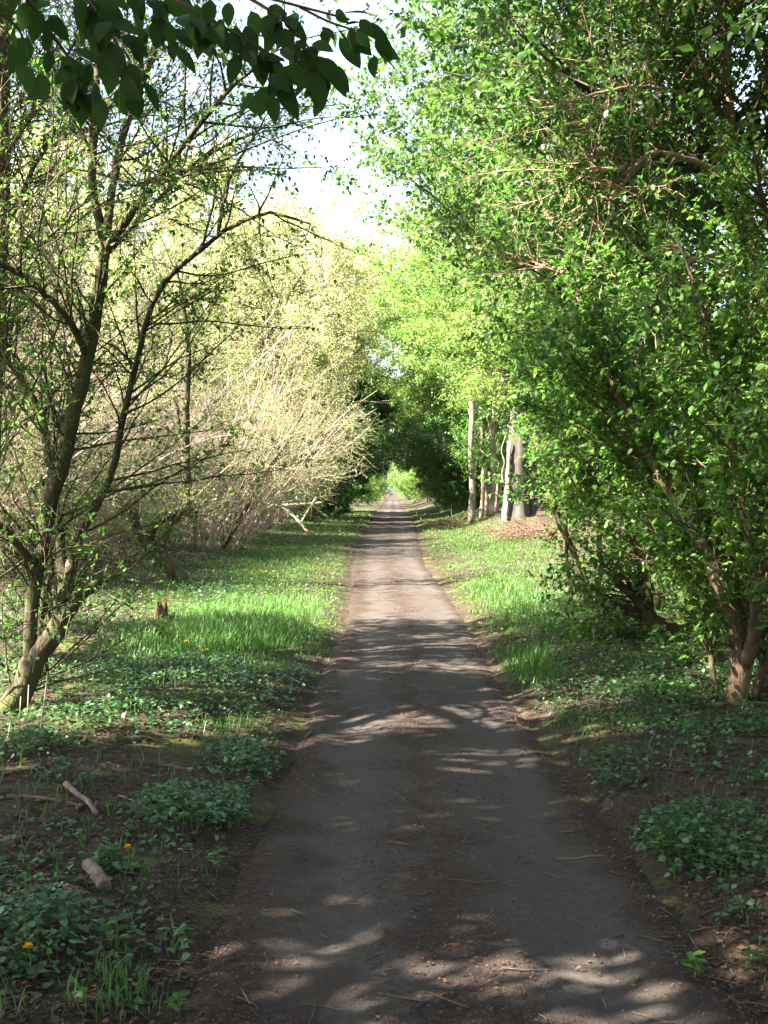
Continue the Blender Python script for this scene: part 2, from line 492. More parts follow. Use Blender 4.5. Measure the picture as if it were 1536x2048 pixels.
def clad(root, rng, SP, SR, spec, bark, twig, leaf):
    """branches, twigs and leaves on given stems; spec is a dict of counts and sizes"""
    b = spec['branch']; t = spec['twig']
    P1, R1 = children(rng, SP, SR, b['n'], b.get('t0', .25), b.get('t1', 1), b.get('ang', .9), .25, b['l'][0], b['l'][1], 8, b.get('wig', .12),
                      b.get('trop', (0, 0, .05)), rmax=b.get('r', .03), bias=b.get('bias'), biasw=b.get('biasw', 0))
    src, srcR = P1, R1
    if spec.get('sub'):
        s = spec['sub']
        P2, R2 = children(rng, P1, R1, s['n'], .2, 1, .8, .25, s['l'][0], s['l'][1], 6, s.get('wig', .14), s.get('trop', (0, 0, .03)), rmax=s.get('r', .014))
        V1, Q1 = tube_arrays(P1, R1, 4); V2, Q2 = tube_arrays(P2, R2, 3)
        Q = np.concatenate([Q1, Q2 + len(V1)])
        me = mesh_from('branches', np.concatenate([V1, V2]), Q.ravel(), np.full(len(Q), 4), smooth=True)
        src, srcR = np.concatenate([P2]), R2
    else:
        me = tube_mesh('branches', P1, R1, 4)
    tag(link('branches', me, bark, root), kind='stuff')
    T, TR = children(rng, src, srcR, t['n'], .15, 1, .75, .3, t['l'][0], t['l'][1], 4, .16, t.get('trop', (0, 0, .02)), rmax=t.get('r', .005), taper=.4)
    TR = np.maximum(TR, t.get('rmin', .0015))
    tag(link('twigs', tube_mesh('twigs', T, TR, 3), twig, root), kind='stuff')
    if spec.get('leaf'):
        lf = spec['leaf']
        n = lf['n']
        pos, d, nr, sz = leaves_on(rng, T, n, lf['s'][0], lf['s'][1], lf.get('spread', 0), lf.get('droop', .25), lf.get('flat', .9))
        tag(link('crown', leaf_mesh('crown', rng, pos, d, nr, sz, lf.get('shape', RHOMB)), leaf, root), kind='stuff')
    return P1, T

def auto_stems(rng, n, spread, length, tilt, r0, K=12, wig=.05, trop=(0, 0, -.03), lean=(0, 0, 0), r1=.25):
    a = rng.uniform(0, 2 * math.pi, n); rr = spread * np.sqrt(rng.random(n))
    st = np.stack([rr * np.cos(a), rr * np.sin(a), np.full(n, -.05)], -1)
    tl = rng.normal(tilt[0], tilt[1], n)
    b = a + rng.normal(0, .6, n)
    d = np.stack([np.sin(tl) * np.cos(b), np.sin(tl) * np.sin(b), np.cos(tl)], -1) + np.asarray(lean)
    L = rng.uniform(length[0], length[1], n)
    p = grow(rng, st, d, L, K, wig, trop)
    r = (r0 * rng.uniform(.6, 1.15, n))[:, None] * np.linspace(1, r1, K)[None]
    return p, r

# prototypes (moved to their first place, then copied)
def proto_thicket(seed, twigmat, lean=(0, 0, 0), leaves=13000):
    rng = np.random.default_rng(seed)
    root = empty('thicket_shrub', (0, 0, 0))
    SP, SR = auto_stems(rng, 44, .7, (3.0, 5.6), (.3, .24), .017, 12, .085, (0, 0, -.028), lean)
    SR = SR * rng.choice([.7, 1.0, 1.5], len(SR), p=[.45, .4, .15])[:, None]
    for k in range(9):
        link('stem', tube_mesh('stem', SP[k:k + 1], SR[k:k + 1] * 2.0, 5, True), M['bark_brown'] if k < 3 else twigmat, root)
    tag(link('stems', tube_mesh('stems', SP[9:], SR[9:], 4), twigmat, root), kind='stuff')
    clad(root, rng, SP, SR, dict(branch=dict(n=300, l=(.9, 2.6), r=.012, t0=.12, ang=.75, wig=.2, trop=(0, 0, -.01)),
                                 twig=dict(n=2600, l=(.25, .85), r=.004, rmin=.0022, trop=(0, 0, -.01)),
                                 leaf=dict(n=leaves, s=(.03, .06))), twigmat, twigmat, M['leaf_spring'])
    return root

def proto_leafy(seed, leafmat, n=26000, size=(.055, .1), lean=(0, 0, 0), height=(2.8, 5.0), shape=RHOMB):
    rng = np.random.default_rng(seed)
    root = empty('leafy_shrub', (0, 0, 0))
    SP, SR = auto_stems(rng, 11, .4, height, (.3, .18), .03, 12, .06, (0, 0, -.03), lean)
    for k in range(len(SP)):
        link('stem', tube_mesh('stem', SP[k:k + 1], SR[k:k + 1], 5, True), M['bark_brown'], root)
    clad(root, rng, SP, SR, dict(branch=dict(n=150, l=(.8, 1.9), r=.012, t0=.08, ang=.8, trop=(0, 0, 0)),
                                 twig=dict(n=1900, l=(.25, .7)),
                                 leaf=dict(n=n, s=size, spread=.03, shape=shape)), M['bark_brown'], M['twig_dark'], leafmat)
    return root

def proto_tree(seed, name, leafmat, height, lean, crown_r, n, size, trunk_r, t0=.3, barkmat=None, branches=26, subs=260, twigs=3200, spread=.05, bias=None, biasw=0, limb_trop=(0, 0, .02), wood=None):
    rng = np.random.default_rng(seed)
    root = empty(name, (0, 0, 0)); bm = barkmat or M['bark_brown']
    K = 14
    d = np.array([[lean[0] * .5, lean[1] * .5, 1.0]])
    p = grow(rng, np.array([[0, 0, -.1]]), d, np.array([height * .95]), K, .035, (lean[0] * .04, lean[1] * .04, 0))
    r = trunk_r * np.linspace(1, .18, K)[None] ** .9
    r[:, 0] *= 1.25
    link('trunk', tube_mesh('trunk', p, r, 8, True, .04, rng), bm, root)
    P1, R1 = children(rng, p, r, branches, t0, .98, 1.0, .2, crown_r * .75, crown_r * 1.2, 10, .07, limb_trop, rmax=trunk_r * .5, bias=bias, biasw=biasw)
    for k in range(len(P1)):
        link('limb', tube_mesh('limb', P1[k:k + 1], R1[k:k + 1], 5), bm, root)
    P2, R2 = children(rng, P1, R1, subs, .2, 1, .8, .25, crown_r * .25, crown_r * .55, 6, .12, (0, 0, .01), rmax=.03)
    tag(link('branches', tube_mesh('branches', P2, R2, 3), bm, root), kind='stuff')
    T, TR = children(rng, P2, R2, twigs, .2, 1, .75, .3, .3, .9, 4, .15, (0, 0, 0), rmax=.008, taper=.4)
    tag(link('twigs', tube_mesh('twigs', T[:, ::3][:wood] if wood else T[:, ::3], np.maximum(TR, .002)[:, ::3][:wood] if wood else np.maximum(TR, .002)[:, ::3], 3), M['twig_dark'], root), kind='stuff')
    pos, dd, nr, sz = leaves_on(rng, T, n, size[0], size[1], spread)
    tag(link('crown', leaf_mesh('crown', rng, pos, dd, nr, sz, RHOMB), leafmat, root), kind='stuff')
    return root

_used = {}
def put(proto, x, y, rz, sc, label, cat, group, leaf=None, dz=-.03):
    if proto.name in _used:
        o = copy_tree(proto)
    else:
        o = proto; _used[proto.name] = True
    o.location = (x, y, gz1(x, y) + dz)
    o.rotation_euler = (0, 0, rz)
    o.scale = (sc, sc, sc) if np.isscalar(sc) else sc
    if leaf is not None:
        for ch in o.children:
            if ch.name.split('.')[0] == 'crown':
                ch.material_slots[0].link = 'OBJECT'; ch.material_slots[0].material = leaf
    return tag(o, label, cat, group)

# ------------------------------------------------------------------ left: the near many-stemmed tree
def px_stems(rows, Y):
    out = []
    for pts, wid in rows:
        q = [P(p[0], p[1], Y + (p[2] if len(p) > 2 else 0)) for p in pts]
        ym = Y
        out.append((np.array(q), [w / 2.0 / F * ym for w in wid]))
    return out

def traced(name, label, cat, rows, Y, spec, bark, twig, leaf, seed, group=None, K=22, sides=9, part='stem', offset_ground=True):
    rng = np.random.default_rng(seed)
    st = px_stems(rows, Y)
    b = st[0][0][0].copy()
    b[2] = gz1(b[0], b[1])
    root = empty(name, b)
    loc = [(p - b, r) for p, r in st]
    SP, SR = stem_parts(root, loc, bark, part, K, sides, rng)
    P1, T = clad(root, rng, SP, SR, spec, bark, twig, leaf)
    tag(root, label, cat, group)
    return root, rng, SP, SR, P1, T

Y1 = 8.4
rows = [
    ([(-70, 1530), (-20, 1462), (20, 1412), (45, 1370), (66, 1322), (100, 1275), (124, 1233)], [70, 64, 58, 48]),
    ([(122, 1237), (150, 1205), (175, 1180), (198, 1159, -.1)], [40, 30, 20]),
    ([(58, 1345), (56, 1280), (60, 1220), (68, 1160), (80, 1105), (90, 1050), (100, 1000), (118, 945), (132, 890), (148, 820), (166, 755), (180, 690), (190, 635), (199, 580), (208, 520), (212, 488)],
     [38, 36, 36, 40, 42, 36, 34, 30]),
    ([(212, 492), (204, 455), (192, 420), (186, 350), (190, 250), (195, 180), (200, 60, .2), (206, -120, .4), (216, -400, .6)], [26, 20, 18, 12, 5]),
    ([(212, 492), (219, 420), (233, 340, .3), (250, 270, .5), (280, 190, .7), (305, 120, .9), (335, 0, 1.1), (380, -220, 1.4)], [24, 20, 15, 6]),
    ([(210, 505), (240, 462, -.1), (300, 385, -.3), (380, 280, -.5), (450, 190, -.7), (500, 150, -.9), (590, 70, -1.0)], [22, 17, 13, 4]),
    ([(218, 505), (260, 460, .2), (325, 395, .5), (390, 330, .8), (475, 285, 1.0), (545, 262, 1.1)], [16, 12, 9, 3]),
    ([(122, 1240), (122, 1150, .2), (115, 1050, .4), (103, 960, .5), (90, 870, .6), (84, 825, .6), (52, 778, .6), (18, 720, .7), (-25, 630, .8), (-60, 480, .9)], [30, 24, 20, 14, 7]),
    ([(86, 830, .6), (105, 790, .6), (132, 762, .7), (175, 735, .8), (230, 690, 1.0)], [11, 7, 3]),
    ([(124, 1228), (138, 1140, .2), (160, 1070, .5), (200, 1000, .6), (228, 930, .7), (245, 840, .7), (262, 770, .7), (285, 680, .6), (302, 618, .5), (328, 570, .4), (382, 518, .3), (440, 470, .2), (500, 440, .1),
      (542, 425, 0), (588, 438, -.1), (624, 452, -.2)], [28, 24, 20, 17, 14, 11, 5]),
    ([(438, 472, .2), (440, 445, .2), (450, 400, .3), (470, 340, .4), (500, 290, .5), (522, 255, .6), (552, 195, .8)], [10, 8, 6, 3]),
    ([(175, 715), (150, 660, -.2), (110, 610, -.4), (50, 555, -.6), (0, 530, -.8), (-70, 500, -1.0)], [20, 15, 12]),
    ([(28, 545, -.7), (80, 492, -.6), (130, 445, -.5), (180, 395, -.5), (236, 330, -.5)], [10, 7, 3]),
    ([(82, 1140), (62, 1120, -.1), (40, 1098, -.2), (0, 1050, -.4), (-50, 1010, -.6)], [24, 18, 13]),
    ([(92, 1440, 1.6), (86, 1335, 1.2), (84, 1230, .8), (98, 1150, .5), (118, 1080, .5)], [30, 28, 22, 14]),
]
spec = dict(branch=dict(n=330, l=(.5, 1.7), r=.009, t0=.15, ang=.85, trop=(0, 0, .03)),
            twig=dict(n=5200, l=(.12, .5), r=.003, rmin=.0014),
            leaf=dict(n=15000, s=(.022, .05), spread=.01, shape=OVAL))
traced('near_tree', 'dark many-stemmed tree with mossy bark and sparse small leaves nearest on the left', 'tree', [(p_, [w_ * (.82 if i_ < 1 else .78) for w_ in ww_]) for i_, (p_, ww_) in enumerate(rows)], Y1, spec, M['bark_near'], M['twig_dark'], M['leaf_fresh'], 21)

# trunk at the left frame edge
rows = [([(-55, 1330), (-40, 1100), (-20, 850), (-6, 600), (2, 420), (6, 250), (12, 60), (20, -150), (30, -420)], [50, 44, 38, 32, 26, 18]),
        ([(0, 480), (40, 400, .2), (90, 300, .5), (150, 205, .8), (190, 120, 1.0)], [13, 9, 4]),
        ([(4, 330), (60, 240, -.2), (110, 170, -.4), (160, 70, -.5)], [12, 8, 4])]
spec = dict(branch=dict(n=220, l=(.6, 2.2), r=.009, t0=.2, ang=.85),
            twig=dict(n=3600, l=(.15, .5), r=.003, rmin=.0013),
            leaf=dict(n=11000, s=(.025, .05), spread=.015, shape=OVAL))
traced('edge_tree', 'brown trunk cut by the left picture edge with thin leafy branches', 'tree', rows, 10.5, spec, M['bark_brown'], M['twig_dark'], M['leaf_fresh'], 22)

# crooked tree at the wood's edge
rows = [([(376, 1190), (345, 1140), (312, 1105), (285, 1080)], [44, 34, 30, 25]),
        ([(288, 1084), (272, 1055), (265, 1025), (246, 1005, .2), (222, 982, .4), (190, 955, .6), (150, 900, .8)], [20, 18, 13, 6]),
        ([(300, 1096), (298, 1070), (305, 1048), (330, 1032), (356, 1025), (373, 1015), (373, 960), (371, 880), (372, 800), (376, 710), (368, 620), (350, 520)], [20, 20, 18, 16, 15, 11, 5]),
        ([(318, 1112), (327, 1075), (343, 1045), (368, 1030), (394, 1021)], [18, 16, 13]),
        ([(372, 900), (358, 860, .2), (350, 800, .3), (330, 740, .4), (342, 670, .5), (320, 600, .6)], [10, 8, 4])]
spec = dict(branch=dict(n=70, l=(.6, 1.9), r=.012, t0=.35, ang=.8),
            twig=dict(n=900, l=(.2, .7), r=.004, rmin=.002), leaf=dict(n=3200, s=(.035, .06)))
traced('crooked_tree', 'crooked leaning tree with forked curved limbs on grass before bare thicket', 'tree', rows, 19.8, spec, M['bark_near'], M['twig_dark'], M['leaf_spring'], 23)

# ------------------------------------------------------------------ right: near leafy shrubs
def near_leaf_parts(root, rng, T, n, size, mat, box=None):
    """the most prominent leaves as single parts sharing three meshes"""
    shapes = []
    for q in range(3):
        sh = dict(v=[(a, b * (0.9 + .12 * q), c * (0.6 + .5 * q)) for a, b, c in OVAL['v']], f=OVAL['f'])
        V, L, C, nf = leaf_arrays(np.zeros((1, 3)), np.array([[1.0, 0, 0]]), np.array([[0, 0, 1.0]]), np.array([1.0]), sh)
        me = mesh_from('leaf', V, L, C, rnd=np.full(nf, .3 + .3 * q)); me.materials.append(mat)
        shapes.append(me)
    b = np.array(root.location)
    tips = T[:, -1] + b
    # facing the path and the camera: the smaller x/y, the more exposed
    score = (tips[:, 0] / tips[:, 1]) * 6 + tips[:, 1] * .35 + rng.normal(0, .25, len(tips))
    sel = T[np.argsort(score)[: max(40, n // 4)]]
    pos, d, nr, sz = leaves_on(rng, sel, n, size[0], size[1], .01, .35)
    for k in range(n):
        x = Vector(d[k]).normalized(); z = Vector(nr[k]); z = (z - x * z.dot(x)).normalized(); yv = z.cross(x)
        o = bpy.data.objects.new('leaf', shapes[k % 3]); COL.objects.link(o); o.parent = root
        m = Matrix((x, yv, z)).transposed().to_4x4() @ Matrix.Scale(float(sz[k]), 4)
        m.translation = Vector(pos[k]); o.matrix_local = m

rows = [([(1462, 1440), (1475, 1385), (1483, 1325), (1470, 1240), (1440, 1170), (1405, 1090, .2), (1350, 1000, .4), (1290, 900, .6), (1240, 800, .7), (1195, 700, .8), (1150, 590, .9)], [50, 38, 30, 21, 14, 9, 4]),
        ([(1484, 1340), (1502, 1290, -.1), (1512, 1230, -.2), (1502, 1100, -.3), (1472, 950, -.4), (1450, 800, -.4), (1410, 640, -.3), (1350, 480, -.2)], [30, 24, 17, 11, 5]),
        ([(1480, 1330), (1530, 1270, .4), (1570, 1150, .6), (1580, 950, .7), (1570, 750, .8), (1540, 500, 1.0), (1500, 300, 1.0)], [26, 20, 14, 7]),
        ([(1440, 1425, .3), (1424, 1330, .4), (1398, 1200, .5), (1340, 1060, .7), (1290, 940, .9), (1250, 820, 1.0)], [14, 11, 8, 4]),
        ([(1503, 1420, .2), (1533, 1300, .2), (1540, 1150, .3), (1518, 1000, .4), (1480, 850, .5)], [18, 13, 9, 4]),
        ([(1505, 1180, -.2), (1560, 1050, -.5), (1590, 900, -.7), (1580, 700, -.8)], [20, 14, 6])]
spec = dict(branch=dict(n=300, l=(.4, 1.3), r=.01, t0=.12, ang=.95, bias=(-.4, -.4, .1), biasw=.5),
            twig=dict(n=3200, l=(.12, .4), r=.003, rmin=.0014),
            leaf=dict(n=22000, s=(.035, .075), spread=.015, shape=OVAL, droop=.4))
root, rng, SP, SR, P1, T = traced('leafy_shrub', 'tall leafy shrub with a stout brown forked base nearest on the right', 'shrub', rows, 8.6, spec, M['bark_brown'], M['twig_dark'], M['leaf_fresh'], 31, 'shrubs leaning over the right verge')
near_leaf_parts(root, rng, T, 260, (.05, .085), M['leaf_fresh'])

rows = [([(1440, 1305), (1400, 1285), (1350, 1265), (1305, 1240), (1275, 1200), (1236, 1165)], [40, 34, 28, 14]),
        ([(1312, 1245), (1288, 1195), (1262, 1148, -.1)], [20, 14, 9]),
        ([(1285, 1222), (1255, 1216, -.1), (1222, 1208, -.2)], [14, 8]),
        ([(1436, 1300), (1375, 1160), (1332, 1050), (1282, 950), (1232, 850), (1190, 750), (1140, 630), (1080, 500, -.2)], [30, 24, 18, 12, 5]),
        ([(1425, 1290, .2), (1400, 1150, .4), (1390, 1000, .6), (1350, 800, .6), (1310, 600, .5), (1250, 400, .2)], [26, 18, 7])]
spec = dict(branch=dict(n=190, l=(.5, 1.6), r=.011, t0=.3, ang=.9, bias=(-.6, -.3, .1), biasw=.5),
            twig=dict(n=2400, l=(.15, .5), r=.0035, rmin=.0016),
            leaf=dict(n=17000, s=(.04, .08), spread=.02, shape=OVAL, droop=.35))
root, rng, SP, SR, P1, T = traced('leafy_shrub', 'leafy shrub with a low pale broken limb reaching towards the path', 'shrub', rows, 12.4, spec, M['bark_brown'], M['twig_dark'], M['leaf_fresh'], 32, 'shrubs leaning over the right verge')
near_leaf_parts(root, rng, T, 200, (.055, .09), M['leaf_fresh'])

rows = [([(1302, 1235), (1282, 1130), (1256, 1060), (1235, 1000), (1200, 940), (1165, 890), (1138, 820), (1100, 720)], [20, 16, 12, 5]),
        ([(1215, 990), (1210, 950), (1213, 900), (1209, 850)], [10, 8, 5]),
        ([(1310, 1230, .3), (1330, 1100, .4), (1300, 900, .3), (1240, 700, .1), (1180, 560, 0)], [16, 11, 4])]
spec = dict(branch=dict(n=150, l=(.6, 1.7), r=.011, t0=.34, ang=.9, bias=(-.3, -.2, .1), biasw=.4),
            twig=dict(n=2000, l=(.2, .55), r=.004, rmin=.0018),
            leaf=dict(n=14000, s=(.045, .085), spread=.02, droop=.3))
traced('leafy_shrub', 'slim leafy shrub with a snapped pale upright stick behind the broken limb', 'shrub', rows, 15.0, spec, M['bark_brown'], M['twig_dark'], M['leaf_fresh'], 33, 'shrubs leaning over the right verge')

rows = [([(1180, 1228), (1160, 1150), (1140, 1085), (1115, 1040), (1096, 960), (1080, 890), (1072, 850), (1060, 770), (1030, 680, -.2)], [16, 13, 10, 5]),
        ([(1148, 1232), (1136, 1150), (1132, 1050), (1128, 950), (1124, 880), (1110, 800)], [9, 7, 4]),
        ([(1190, 1225, .3), (1200, 1100, .4), (1180, 950, .4), (1150, 800, .4), (1130, 650, .3)], [13, 9, 4])]
spec = dict(branch=dict(n=120, l=(.4, 1.3), r=.01, t0=.3, ang=.9, bias=(.9, -.1, .1), biasw=.8),
            twig=dict(n=1700, l=(.2, .5), r=.004, rmin=.0018),
            leaf=dict(n=10500, s=(.045, .085), spread=.02, droop=.3))
traced('leafy_shrub', 'bright green shrub on slender bowed stems at the sunny grass edge', 'shrub', rows, 16.2, spec, M['bark_brown'], M['twig_dark'], M['leaf_fresh'], 34, 'shrubs leaning over the right verge')

# bare bleached branch hanging in the right crowns: its tree
rows = [([(1560, 1150), (1540, 900), (1515, 600), (1480, 380), (1450, 200), (1440, 0), (1440, -250)], [40, 34, 26, 18, 10]),
        ([(1490, 400), (1440, 355, -.3), (1380, 325, -.5), (1300, 310, -.7), (1258, 352, -.8), (1230, 400, -.8), (1180, 452, -.8)], [13, 11, 9, 4]),
        ([(1262, 350, -.8), (1225, 333, -.8), (1195, 305, -.8), (1180, 262, -.8)], [9, 8, 4]),
        ([(1250, 330, -.8), (1235, 341, -.9), (1190, 338, -.9), (1165, 312, -.9)], [8, 8, 4]),
        ([(1240, 342, -.8), (1215, 310, -.8), (1172, 300, -.8)], [7, 5]),
        ([(1240, 385, -.8), (1215, 374, -.9), (1180, 368, -.9)], [7, 4]),
        ([(1238, 395, -.8), (1215, 402, -.9), (1192, 393, -.9)], [7, 4]),
        ([(1258, 352, -.8), (1262, 320, -.9), (1250, 290, -.9)], [6, 3]),
        ([(1480, 380), (1400, 220, -.3), (1300, 180, -.5), (1200, 190, -.6), (1110, 215, -.6), (1060, 205, -.6)], [13, 9, 3]),
        ([(1165, 550, -.8), (1110, 545, -.8), (1070, 528, -.8)], [7, 4]),
        ([(1300, 610, -.8), (1240, 560, -.8), (1165, 550, -.8), (1163, 500, -.8)], [9, 7, 4]),
        ([(1500, 500), (1400, 520, -.4), (1340, 540, -.6), (1300, 610, -.8)], [13, 10])]
spec = dict(branch=dict(n=150, l=(.6, 1.6), r=.01, t0=.45, ang=.9, bias=(-.2, .3, .2), biasw=.4),
            twig=dict(n=1700, l=(.2, .5), r=.004, rmin=.0018),
            leaf=dict(n=6500, s=(.045, .085), spread=.02, shape=OVAL))
traced('right_tree', 'tree with a bare bleached claw-like dead branch among the right leaves', 'tree', rows, 11.3, spec, M['twig_pink'], M['twig_pink'], M['leaf_mid'], 35)

# ------------------------------------------------------------------ right: taller trees arching over the path
treeA = proto_tree(41, 'arching_tree', M['leaf_mid'], 10.5, (-.6, -.05), 4.7, 46000, (.035, .115), .13, .40, bias=(-.9, -.1, 0), biasw=.5, twigs=3400, branches=24, subs=230, limb_trop=(0, 0, .035))
treeB = proto_tree(42, 'arching_tree', M['leaf_mid'], 10.0, (-.5, .1), 4.9, 46000, (.035, .115), .12, .42, bias=(-.9, 0, 0), biasw=.5, twigs=3400, branches=24, subs=230, limb_trop=(0, 0, .03))
g = 'trees arching over the path'
put(treeA, 5.6, 14.0, .1, .92, 'leafy tree rising behind the bleached dead branch on the right', 'tree', g)
put(treeB, 5.5, 20.0, -.1, .95, 'leafy tree whose crown reaches over the path beside the white sky gap', 'tree', g)
put(treeA, 6.6, 27.0, .35, (1, 1, .84), 'sunlit arching tree just behind the slender bowed shrub stems', 'tree', g, M['leaf_mid_lit'])
put(treeB, 6.6, 34.0, .2, (1, 1, .84), 'sunlit arching tree before the group of pale trunks', 'tree', g, M['leaf_mid_lit'])
put(treeA, 7.0, 42.0, -.1, (1.1, 1.1, .95), 'bright tree standing right behind the grey dead trunk', 'tree', g, M['leaf_mid_lit'])
put(treeB, 7.2, 56.0, .1, (1.25, 1.2, 1.1), 'bright tree over the pale trunk group', 'tree', g, M['leaf_mid_lit'])
put(treeA, 6.5, 67.0, .1, (1.3, 1.3, 1.15), 'tall tree arching over the path before the tunnel', 'tree', g, M['leaf_mid_lit'])
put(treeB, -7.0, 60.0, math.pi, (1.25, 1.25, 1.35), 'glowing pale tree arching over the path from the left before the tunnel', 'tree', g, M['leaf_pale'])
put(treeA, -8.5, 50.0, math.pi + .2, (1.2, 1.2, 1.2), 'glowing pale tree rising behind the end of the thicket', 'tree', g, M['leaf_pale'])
put(treeB, 7.0, 8.5, -.3, 1.05, 'shaded tall tree at the far right behind the stout forked shrub', 'tree', g)
put(treeA, 8.5, 16.0, .6, 1.15, 'tall dark tree deep in the right-hand wood', 'tree', g)

leafA = proto_leafy(51, M['leaf_mid'])
leafB = proto_leafy(52, M['leaf_deep'], lean=(.25, 0, 0))
leafC = proto_leafy(53, M['leaf_mid'], lean=(-.3, 0, 0))
g = 'undergrowth shrubs in the right-hand wood'
put(leafC, 4.0, 10.5, 0, .85, 'dark shrub filling the gap behind the stout forked shrub', 'shrub', g)
put(leafB, 5.2, 14.0, 2.5, 1.0, 'shaded shrub behind the low broken limb', 'shrub', g)
put(leafA, 5.0, 18.5, 1.0, .95, 'shrub behind the slender bowed stems', 'shrub', g)
put(leafC, 6.2, 24.0, .4, .95, 'small sunlit shrub left of the right wood edge behind brush', 'shrub', g)
put(leafA, 7.4, 30.0, 2.0, 1.0, 'light green shrub right of the grey dead trunk', 'shrub', g)
put(leafA, 7.0, 57.0, 1.2, 1.1, 'sunlit shrub standing between the pale trunks and the tunnel', 'shrub', g, M['leaf_mid_lit'])
put(leafB, 9.0, 44.0, 2.6, 1.3, 'shrub behind the pale trunk group', 'shrub', g)
put(leafA, 6.4, 11.5, 4.0, 1.25, 'dark shrub at the right edge of the picture', 'shrub', g)

# ------------------------------------------------------------------ right: pale trunk group and dead trunk
def pale_trunks():
    Y = 50.0
    defs = [(942, 1045, 944, 815, 12), (962, 1034, 964, 820, 8), (972, 1030, 976, 825, 7), (981, 1042, 987, 815, 11), (990, 1034, 1000, 822, 10)]
    labs = ['leftmost pale trunk of the slim sunlit group of five', 'second pale trunk from the left in the slim sunlit group', 'thin middle trunk of the slim sunlit group of five',
            'pale trunk second from the right in the slim sunlit group', 'rightmost bright trunk of the slim sunlit group of five']
    for k, (x0, y0, x1, y1, w) in enumerate(defs):
        rng = np.random.default_rng(60 + k)
        yk = Y + [0, 1.6, 2.4, .3, 2.0][k]
        a = P(x0, y0, yk); b = P(x1, y1, yk); a[2] = gz1(a[0], a[1]) - .05
        d = b - a + [[.0, .12, -.1, .05, .22][k], 0, 0]
        pts = np.array([a, a + d * .3 + [.05, 0, 0], a + d * .65 + [-.04, 0, 0], b, b + d * .7 + [rng.normal(0, .3), .3, 0]])
        root = empty('slim_tree', a); r = w / 2 / F * yk
        p, rr = spline(pts - a, 20, [r * 1.2, r, r * .95, r * .9, r * .6])
        link('trunk', tube_mesh('trunk', p[None], rr[None], 9, True, .04, rng), M['bark_pale'], root)
        clad(root, rng, p[None], rr[None], dict(branch=dict(n=34, l=(.5, 2.0), r=.03, t0=.2, ang=.8), twig=dict(n=260, l=(.3, .8), r=.008, rmin=.003),
             leaf=dict(n=4200, s=(.07, .12), spread=.06)), M['bark_pale'], M['twig_dark'], M['leaf_fresh'])
        tag(root, labs[k], 'tree', 'slim pale trunks in the sun')
pale_trunks()

def dead_trunk():
    rng = np.random.default_rng(70); Y = 43.0
    a = P(1030, 1045, Y); a[2] = gz1(a[0], a[1]) - .05
    root = empty('dead_tree', a)
    w = lambda px: px / 2 / F * Y
    T = [([(1034, 1055), (1034, 1030), (1034, 990), (1033, 940), (1036, 890), (1040, 830), (1046, 780)], [62, 48, 42, 40, 38, 34, 28], 'trunk', M['bark_grey']),
         ([(1010, 1052), (1013, 1010), (1016, 960), (1018, 915), (1022, 885)], [15, 12, 10, 7, 2], 'sunlit_strip', M['bark_pale']),  # sunlit left edge of the trunk, put on as a paler strip
         ([(1066, 1050), (1062, 1005), (1058, 950), (1064, 900), (1078, 850)], [18, 13, 10, 6], 'side_trunk', M['bark_grey']),
         ([(1014, 990), (1004, 950), (1009, 925), (1003, 900), (1012, 870)], [4, 3, 2], 'dead_branch', M['bark_pale'])]
    for k, (pp, ww, nm, mt) in enumerate(T):
        dy = [0, -.3, .3, -.1][k]
        q = np.array([P(x, y, Y + dy) for x, y in pp]) - a
        p, r = spline(q, 24, [w(v) for v in ww])
        sd_ = 18
        me = tube_mesh(nm, p[None], r[None], sd_, True, .02, rng)
        co = np.empty(len(me.vertices) * 3, np.float32); me.vertices.foreach_get('co', co); co = co.reshape(24, sd_, 3)
        an = np.arange(sd_) * 2 * math.pi / sd_
        rid = 1 + .13 * np.sin(4 * an + k) + .09 * np.sin(7 * an + 2) + .05 * rng.normal(0, 1, (24, sd_))   # bark ridges run up the trunk
        co = p[:, None, :] + (co - p[:, None, :]) * rid[..., None]
        me.vertices.foreach_set('co', np.ascontiguousarray(co, np.float32).ravel()); me.update()
        link(nm, me, mt, root)
    tag(root, 'thick grey dead trunk with a pale strip for its sunlit left side', 'tree')
dead_trunk()

